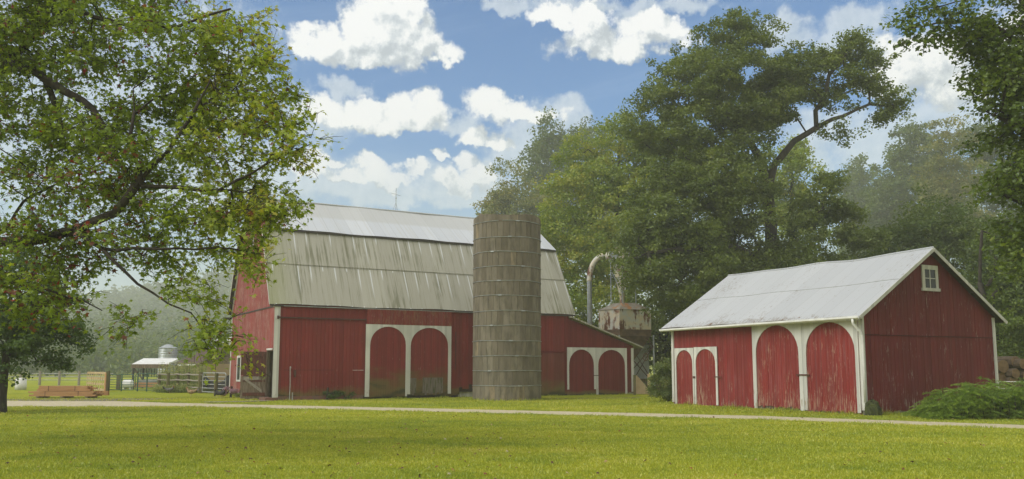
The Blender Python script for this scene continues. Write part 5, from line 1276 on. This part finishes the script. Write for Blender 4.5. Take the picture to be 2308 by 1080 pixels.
olobes = [px_lobe(*q) for q in [
    (1660, 85, 58, 85, 48, 2.4), (1575, 120, 58, 60, 42, 2), (1700, 160, 58, 100, 60, 2.8), (1560, 190, 57, 95, 60, 2.8), (1480, 225, 57, 50, 50, 1.8), (1620, 260, 57, 110, 70, 3), (1520, 310, 57, 90, 60, 2.6), (1460, 290, 57, 36, 34, 1.2),
    (1800, 150, 58, 75, 50, 2.2), (1850, 190, 57.5, 60, 42, 1.8), (1925, 105, 57, 32, 26, 1), (1915, 80, 57, 28, 30, .9), (1960, 150, 57, 36, 28, 1.1), (1930, 190, 57, 50, 34, 1.4), (1985, 225, 57, 38, 22, .9), (1900, 225, 57, 60, 24, 1.2), (2000, 255, 57, 24, 14, .6), (1905, 295, 57, 22, 10, .4), (1770, 235, 57.5, 70, 38, 1.8), (1860, 130, 57.5, 40, 30, 1),
    (1590, 400, 55, 110, 70, 3), (1490, 420, 54.5, 70, 60, 2.4), (1690, 330, 56, 60, 40, 1.6), (1640, 480, 55, 80, 60, 2.6), (1530, 500, 54, 110, 70, 3), (1450, 520, 54, 60, 50, 2), (1480, 600, 53.5, 90, 50, 2.4), (1428, 585, 53.5, 24, 22, .8),  (1600, 590, 54, 110, 60, 3), (1700, 620, 55, 100, 60, 3),
    (1640, 420, 57, 90, 80, 3), (1600, 560, 56, 110, 60, 3), (1560, 330, 57, 90, 60, 3), (1690, 250, 58, 90, 60, 3), (1790, 190, 58, 80, 40, 2.4), (1840, 430, 56, 50, 42, 1.6), (1880, 480, 56, 60, 38, 1.8), (1800, 500, 56, 40, 40, 1.4), (1920, 530, 55.5, 46, 30, 1.4), (1820, 580, 56, 90, 50, 2.4), (1900, 600, 56, 60, 34, 1.6), (1560, 660, 54, 90, 40, 2.4), (1690, 700, 56, 90, 40, 2.4), (1770, 640, 57, 60, 60, 2)]]
make_tree('oak_tree', 'tall spreading oak with a forked bare limb to the right rising behind the smaller barn', ol, .62, olobes, 4300, .50, 50, .205, 'leaf_oak', None, False, csize=.58, step=.8, seed=23, rmin=.03, bark='barkpale', sides=8, up=.8, inner=.25, spread=(1, 1, .6), per_bough=14, rbk=2.5, flat=.6, limb_r={0: (.5, .06), 1: (.3, .05), 3: (.11, .03), 4: (.2, .04), 5: (.16, .03)})

def auto_tree(px, top, bottom_w, Y, mat, label, seed, n=650, lsize=.26, base=838, name='tree', cs=.9, lk=.88, pk=1.25, lobes=None, bark='bark', r0=.3, per=42, sep=.75, spread=(1, 1, .6), tbias=0, group='trees of the wood behind the barns'):
    r = random.Random(seed); b = at(px, base, Y); b.z = 0; t = at(px, top, Y); H = t.z; k = Y / F
    lb = []
    if lobes is None:
        wpx = bottom_w; N = 13
        for i in range(N):
            f = (i + .5) / N; z = H * (.12 + .80 * f); wr = wpx * k * (.35 + .65 * math.sin(PI * min(1, (1 - f) * .85 + .12)) ** .8) * (.62 if f > .8 else 1)
            a = r.uniform(0, 2 * PI); off = wr * .5 * r.uniform(.4, 1)
            lb.append((b.x + math.cos(a) * off, b.y + math.sin(a) * off, z, wr * r.uniform(.5, .75), wr * r.uniform(.5, .75), H * .13 * r.uniform(.8, 1.2), 1))
        lb.append((b.x, b.y, H * .92, wpx * k * .3, wpx * k * .3, H * .085, 1))
    else: lb = [px_lobe(*q) for q in lobes]
    L = [[b, b + Vector((.2, 0, H * .3)), b + Vector((-.1, .2, H * .6)), b + Vector((.1, 0, H * .88))]]
    return make_tree(name, label, L, r0, lb, n, sep, int(per * pk), lsize * lk, mat, None, False, csize=cs * .9, flat=.7, step=1.0, seed=seed, rmin=.045, bark=bark, group=group, sides=5, inner=.4, spread=spread, tbias=tbias)
auto_tree(1262, 272, 75, 170, 'leaf_mid', 'hazy pale green tree with a double rounded top left of the yellow green tree', 31, 620, .66, cs=2.0, sep=1.75, tbias=.1,
    lobes=[(1240, 340, 170, 45, 60, 4.2), (1300, 350, 170, 42, 60, 3.9), (1250, 430, 170, 62, 60, 4.9), (1320, 450, 170, 50, 60, 4.9), (1230, 300, 170, 24, 26, 2.3), (1270, 520, 170, 80, 60, 4.9), (1230, 480, 170, 30, 50, 3.2), (1350, 320, 175, 30, 40, 3.2)])
auto_tree(1165, 378, 60, 140, 'leaf_gold', 'small yellowing tree rising just above the silo top', 32, 330, .5, cs=1.5, sep=1.3,
    lobes=[(1150, 410, 140, 24, 30, 1.9), (1165, 455, 140, 50, 34, 2.9), (1200, 470, 140, 45, 40, 2.9), (1120, 480, 140, 30, 20, 2.1), (1190, 540, 140, 60, 60, 3.5), (1140, 395, 140, 12, 14, 0.9)])
auto_tree(1400, 265, 130, 76, 'leaf_yellow', 'broad yellow green tree between the silo and the oak', 33, 1150, .30, cs=1.0, sep=.8, per=46, r0=.4,
    lobes=[(1400, 320, 76, 60, 55, 2.6), (1330, 350, 77, 50, 55, 2.4), (1460, 340, 76, 60, 55, 2.4), (1370, 430, 75, 90, 60, 3.2), (1290, 440, 75, 50, 50, 2.4), (1270, 520, 74, 60, 50, 2.6), (1360, 530, 73, 100, 60, 3.4), (1250, 580, 74, 50, 50, 2), (1330, 620, 72, 90, 60, 3), (1440, 440, 74, 70, 60, 2.6), (1420, 570, 72, 70, 60, 3), (1300, 690, 71, 70, 50, 2.4), (1390, 700, 71, 60, 50, 2.4)])
auto_tree(1500, 560, 90, 66, 'leaf_oak', 'dark leafy understory tree behind the rusty hopper', 34, 520, .28, cs=.9, sep=.7,
    lobes=[(1500, 640, 66, 90, 60, 2.4), (1560, 720, 66, 80, 60, 2.4), (1490, 740, 66, 60, 60, 2.2), (1600, 680, 66, 80, 60, 2.4), (1440, 700, 67, 50, 60, 2), (1510, 800, 66, 60, 40, 2), (1430, 790, 68, 60, 50, 1.6), (1330, 770, 69, 60, 50, 2), (1380, 800, 69, 50, 40, 2)])
auto_tree(1800, 320, 60, 92, 'leaf_yellow', 'pale young tree glimpsed right of the oak trunk', 35, 330, .36, cs=1.0, sep=.9,
    lobes=[(1790, 350, 92, 35, 30, 1.6), (1780, 420, 92, 50, 50, 2.2), (1820, 470, 92, 40, 40, 2), (1780, 500, 92, 60, 50, 2)])
auto_tree(1700, 600, 150, 64, 'leaf_mid', 'dark green undergrowth tree behind the smaller barn roof', 36, 700, .28, cs=.9, sep=.75,
    lobes=[(1650, 640, 64, 80, 50, 2.4), (1750, 620, 64, 80, 50, 2.4), (1850, 620, 64, 80, 50, 2.4), (1600, 730, 64, 90, 60, 2.4), (1720, 720, 64, 90, 60, 2.4), (1950, 640, 64, 60, 40, 2)])
auto_tree(1960, 372, 50, 210, 'leaf_mid', 'faint misty pointed tree right of the oak', 37, 420, .85, cs=2.3, sep=2.0, tbias=.1,
    lobes=[(1945, 395, 210, 28, 26, 2.8), (1940, 440, 210, 46, 40, 4.2), (1980, 470, 210, 46, 50, 4.2), (1950, 540, 210, 70, 60, 5.6), (1990, 420, 210, 26, 30, 2.8)])
auto_tree(2055, 285, 80, 170, 'leaf_mid', 'misty green tree with a rounded top beyond the smaller barn', 38, 760, .68, cs=1.9, sep=1.6, tbias=.1,
    lobes=[(2060, 320, 170, 34, 34, 3.2), (2030, 370, 170, 44, 45, 3.7), (2090, 370, 170, 40, 50, 3.7), (2040, 450, 170, 70, 60, 5.3), (1990, 470, 170, 40, 50, 3.3), (2060, 540, 170, 90, 60, 6.0), (2000, 580, 170, 60, 60, 5.3)])
auto_tree(2145, 285, 50, 140, 'leaf_gold', 'thin gold tinged tree beside the misty round topped one', 39, 520, .46, cs=1.35, sep=1.25,
    lobes=[(2140, 320, 140, 30, 34, 2.3), (2125, 380, 140, 36, 40, 2.7), (2160, 390, 140, 34, 45, 2.7), (2140, 460, 140, 46, 50, 3.2), (2170, 520, 140, 50, 60, 3.5), (2110, 430, 140, 24, 30, 1.8)], bark='barkpale')
auto_tree(2215, 290, 60, 150, 'leaf_mid', 'green tree behind the tall right hand maple', 40, 480, .56, cs=1.7, sep=1.55,
    lobes=[(2215, 330, 150, 40, 45, 3.4), (2230, 420, 150, 60, 60, 4.7), (2210, 500, 150, 60, 60, 4.7), (2280, 350, 150, 50, 60, 4.7), (2290, 480, 150, 60, 80, 4.7)])
auto_tree(2110, 440, 120, 60, 'leaf_mid', 'dense green tree close behind the peak of the smaller barn', 41, 900, .26, cs=.85, sep=.7, tbias=.05,
    lobes=[(2090, 520, 60, 70, 60, 2.6), (2030, 560, 60, 70, 50, 2.4), (2160, 560, 58, 80, 70, 2.8), (2230, 590, 57, 70, 70, 2.6), (2060, 620, 60, 90, 50, 2.4), (2190, 660, 56, 80, 70, 2.6), (2270, 700, 55, 70, 70, 2.4), (2000, 620, 62, 60, 40, 2), (2300, 620, 56, 60, 70, 2.4), (2320, 780, 54, 80, 50, 2.4)])
auto_tree(2230, 470, 100, 48, 'leaf_right', 'mid green tree standing over the log pile', 42, 560, .2, cs=.62, sep=.52, tbias=.05,
    lobes=[(2290, 540, 48, 50, 40, 1.6), (2310, 640, 47, 50, 50, 1.6), (2280, 700, 47, 46, 36, 1.4), (2320, 740, 46, 60, 40, 1.4), (2275, 770, 47, 40, 30, 1.2)])
auto_tree(1040, 520, 80, 120, 'leaf_mid', 'distant trees hidden behind the big barn', 43, 200, .6, cs=1.5, sep=1.6,
    lobes=[(1000, 640, 120, 100, 60, 4), (900, 700, 120, 120, 60, 4), (1080, 560, 120, 50, 50, 3)])
# tall maple on the right edge
rt = Vector((18.5, 27, 0))
rl = [[rt, rt + Vector((-.1, 0, 3)), rt + Vector((-.4, 0, 7)), rt + Vector((-.3, 0, 12))],
      [rt + Vector((-.4, 0, 7.5)), at(2330, 120, 26.5), at(2220, 40, 26), at(2120, 50, 25.6), at(2020, 70, 25.4)],
      [rt + Vector((-.4, 0, 8.5)), at(2300, -20, 26), at(2180, 0, 25.8), at(2080, 20, 25.5)],
      [rt + Vector((-.3, 0, 5.5)), at(2330, 300, 26.2), at(2240, 260, 25.8)], [rt + Vector((-.3, 0, 4)), at(2350, 480, 26.2), at(2260, 440, 25.8)]]
rlobes = [px_lobe(*q) for q in [(2290, 30, 26, 110, 70, 1.6), (2230, 110, 26, 66, 50, 1.2), (2300, 150, 26, 90, 60, 1.5), (2260, 210, 25.8, 56, 46, 1), (2300, 290, 25.8, 80, 60, 1.3), (2330, 400, 26, 100, 70, 1.5), (2280, 400, 25.6, 50, 40, .9), (2310, 480, 25.8, 60, 40, 1),
    (2340, 560, 26, 80, 50, 1.2), (2300, 560, 25.6, 40, 22, .7), (2140, 20, 25.7, 70, 26, .7), (2060, 60, 25.5, 46, 22, .5), (2110, 45, 25.6, 60, 20, .6), (2035, 90, 25.4, 24, 14, .3), (2180, 60, 25.8, 60, 34, .9), (2420, 200, 27, 160, 200, 2.2), (2420, 500, 27, 120, 120, 2), (2380, -150, 27, 220, 120, 2.4)]]
make_tree('maple_tree', 'tall leafy maple filling the right edge with a thin branch reaching left', rl, .3, rlobes, 1500, .30, 30, .15, 'leaf_right', T_SIMPLE, True, csize=.42, step=.4, seed=51, rmin=.01, up=.8, inner=.3)

# far wood on the misty hill
def far_wood():
    r = np.random.default_rng(77); hill = MB(); nx, ny = 30, 12
    def hz(x, y):
        px = 1154 + F * x / y; top = np.interp(px, [-900, 0, 150, 300, 420, 520, 800, 1100, 1400], [690, 700, 690, 660, 640, 610, 600, 640, 700])
        s = min(1, max(0, (y - 310) / 440)); s = s * s * (3 - 2 * s); return max(0, ((830 - top) / F * 720 - 13)) * s
    xs = np.linspace(-740, 160, nx); ysr = np.linspace(300, 1000, ny)
    hill.v = [(float(x), float(y), hz(x, y) - .05) for y in ysr for x in xs]; hill.f = [(j * nx + i, j * nx + i + 1, (j + 1) * nx + i + 1, (j + 1) * nx + i) for j in range(ny - 1) for i in range(nx - 1)]; hill.m = [0] * len(hill.f)
    tag(hill.build('hill', M['grass'], smooth=True), kind='structure')
    P = []; T = []; N = []
    for i in range(2500):
        y = 315 + 435 * r.random() ** 1.3 if i < 1900 else 150 + 165 * r.random(); x = (-.95 + 1.0 * r.random()) * y; z0 = hz(x, y); h = r.uniform(12, 25); w = r.uniform(4.5, 9); tt = r.random()
        if i >= 1900:
            if x > -.30 * y: x -= .35 * y
            f = .25 + .75 * (y - 150) / 165; h *= f; w = max(2.2, w * f)
        n = 75; g = r.normal(size=(n, 3)); g /= np.linalg.norm(g, axis=1, keepdims=True); g *= (.55 + .45 * r.random((n, 1)))
        P.append(np.array([x, y, z0 + h * .52]) + g * np.array([w, w, h * .48])); N.append(g + r.normal(size=(n, 3)) * .5 + np.array([0, 0, .4])); T.append(np.full(n, tt) * .6 + r.random(n) * .4)
    P = np.vstack(P); N = np.vstack(N); T = np.concatenate(T)
    V, Fc, tf = leaf_arrays(P, N, (.0042 + .0024 * r.random(len(P))) * P[:, 1], None, T)
    tag(npmesh('far_wood', V, Fc, M['leaf_mid'], tint=tf), 'misty wooded hillside fading into fog behind the farm buildings', 'woodland', kind='stuff')
far_wood()

# ------------------------------------------------------------------ bushes and plants
def bush(name, label, cx, cy, lobes, n, per, ls, mat, seed, cat='shrub', tpl=None, cs=.2, sep=.14, twiggy=False, up=.4, spread=(1, 1, .8)):
    return make_tree(name, label, [[Vector((cx, cy, 0)), Vector((cx, cy, .25)), Vector((cx + .05, cy, .6))]], .05, lobes, n, sep, per, ls, mat, tpl, twiggy, csize=cs, step=.25, seed=seed, rmin=.008, up=up, cat=cat, trunkname='stems', spread=spread, inner=.5)
v = gnd(1495, 905)
bush('shrub', 'round green shrub with pinkish tips at the left corner of the smaller barn', v.x + .3, v.y + .2, [(v.x + .3, v.y + .2, .95, .85, .8, .95, 1), (v.x + .6, v.y, 1.5, .5, .5, .6, 1), (v.x - .1, v.y, .7, .55, .6, .6, 1), (v.x + .7, v.y + .2, .7, .5, .6, .7, 1)], 420, 34, .085, 'leaf_bush', 61)
bush('creeper_clump', 'dark mossy weeds growing against the long wall of the big barn', -9.4, 44.7, [(A[0] + .871 * s + .0 + .06, A[1] + .491 * s - .25, .2, .35, .2, .28, 1) for s in (2.4, 2.9, 3.4, 3.9)], 90, 20, .06, 'leaf_dark', 62, cat='weeds', sep=.08, cs=.12)
# juniper: long feathery sprays
def juniper():
    r = np.random.default_rng(63); v0 = gnd(2200, 944); root = empty('juniper_bush', (v0.x, v0.y, 0), 0, 'low spreading green juniper bush at the foot of the smaller barn gable', 'shrub')
    V = []; T = []; st = MB()
    for i in range(1300):
        cx = r.uniform(-1.3, 2.6); cy = r.uniform(-.35, 1.5); w = max(.04, 1 - ((cx - .8) / 2.15) ** 2); hmax = 1.22 * w ** .8 * (.75 + .35 * math.sin(cx * 5 + 1) * math.sin(cy * 4 + cx))
        z = max(.03, hmax * r.random() ** (.45 if i % 3 else 1.6))
        side = -1 if cx < .8 else 1; a = r.normal(-PI / 2 + side * .7, .8)
        d = np.array([math.cos(a), math.sin(a) * .8, r.uniform(.05, .4)]); d /= np.linalg.norm(d); L = r.uniform(.25, .6) * (1.25 if z > hmax * .8 else 1)
        s0 = np.array([cx, cy, z]); k = 110; t = r.random(k)[:, None] ** .75
        p = s0 + d * L * t + np.array([0, 0, -.32]) * t ** 2 * L + r.normal(size=(k, 3)) * np.array([.05, .05, .022]) * (1.1 - t)
        nd = d * .8 + r.normal(size=(k, 3)) * .38 + np.array([0, 0, .25]); nd /= np.linalg.norm(nd, axis=1, keepdims=True); ln = (.035 + .045 * r.random((k, 1)))
        sd = np.cross(nd, r.normal(size=(k, 3))); sd /= np.linalg.norm(sd, axis=1, keepdims=True); sd *= .0075
        V.append(np.stack([p - sd, p + sd, p + nd * ln], 1)); T.append(np.clip(.1 + .55 * t[:, 0] + r.random(k) * .3 + r.normal() * .1, 0, 1))
        if i % 6 == 0: st.tube([s0 * np.array([1, 1, .2]), s0, s0 + d * L * .7], [.012, .008, .003], 4)
    V = np.vstack(V); V[:, :, 2] = np.maximum(V[:, :, 2], .01); n = len(V)
    npmesh('foliage', V.reshape(-1, 3), np.arange(n * 3).reshape(n, 3), M['leaf_juniper'], root, tint=np.concatenate(T)); st.build('stems', M['bark'], root)
juniper()
# flowers and weeds
v = gnd(520, 896)
bush('flower_bush', 'mauve flowering clump at the gable corner of the big barn', v.x, v.y, [(v.x - .15, v.y, .3, .3, .3, .25, 1), (v.x + .25, v.y - .1, .25, .3, .25, .22, 1)], 70, 26, .06, 'flower', 64, cat='flowers', sep=.07, cs=.12)
bush('leafy_plant', 'green leafy plant between the mauve flowers and the plank door', v.x + .6, v.y - .3, [(v.x + .6, v.y - .3, .15, .35, .25, .16, 1), (v.x + .1, v.y - .35, .1, .4, .2, .1, 1)], 60, 22, .07, 'leaf_weed', 65, cat='plant', sep=.07, cs=.1)
def weeds(name, label, pxs, Y0_, Y1_, hts, n, seed):
    r = np.random.default_rng(seed); P = []; T = []; N = []; st = MB(); c = at((pxs[0] + pxs[1]) / 2, 870, Y0_)
    for i in range(n):
        Y = r.uniform(Y0_, Y1_); px = r.uniform(*pxs); b = at(px, 870, Y); h = r.uniform(*hts); k = 60
        st.tube([(b.x - c.x, b.y - c.y, 0), (b.x - c.x + r.normal() * .08, b.y - c.y, h)], [.012, .006], 4, cap=False)
        s = r.random(k); P.append(np.stack([b.x + r.normal(size=k) * .14, b.y + r.normal(size=k) * .14, h * (.1 + .9 * s)], 1)); T.append(np.clip(s * .6 + r.random(k) * .4, 0, 1)); N.append(r.normal(size=(k, 3)) + np.array([0, 0, .4]))
    P = np.vstack(P); V, Fc, tf = leaf_arrays(P - np.array([c.x, c.y, 0]), np.vstack(N), .07 + .06 * r.random(len(P)), None, np.concatenate(T))
    root = empty(name, (c.x, c.y, 0), 0, label, 'weeds'); npmesh('foliage', V, Fc, M['leaf_weed'], root, tint=tf); st.build('stems', M['leaf_weed'], root)
weeds('weed_patch', 'tall seeding weeds growing behind the rail fence', (360, 462), 61, 66, (.8, 2.1), 170, 66)
weeds('weed_patch', 'low green weeds along the foot of the rail fence', (352, 480), 57.5, 60, (.2, .6), 90, 67)

# ------------------------------------------------------------------ haze
mh = bpy.data.materials.new('thin_fog'); mh.use_nodes = True; t = NT(mh.node_tree); mh.node_tree.nodes.clear()
pv = t.node('ShaderNodeVolumePrincipled'); pv.inputs['Color'].default_value = (.90, .93, .86, 1); pv.inputs['Density'].default_value = .00115; pv.inputs['Anisotropy'].default_value = .2
oo = t.node('ShaderNodeOutputMaterial'); t.l.new(pv.outputs[0], oo.inputs['Volume'])
o = MB().box(-1500, 1500, -300, 1500, -1, 120).build('haze', mh); tag(o, 'thin pale morning fog hanging over the farm', 'fog', kind='stuff')
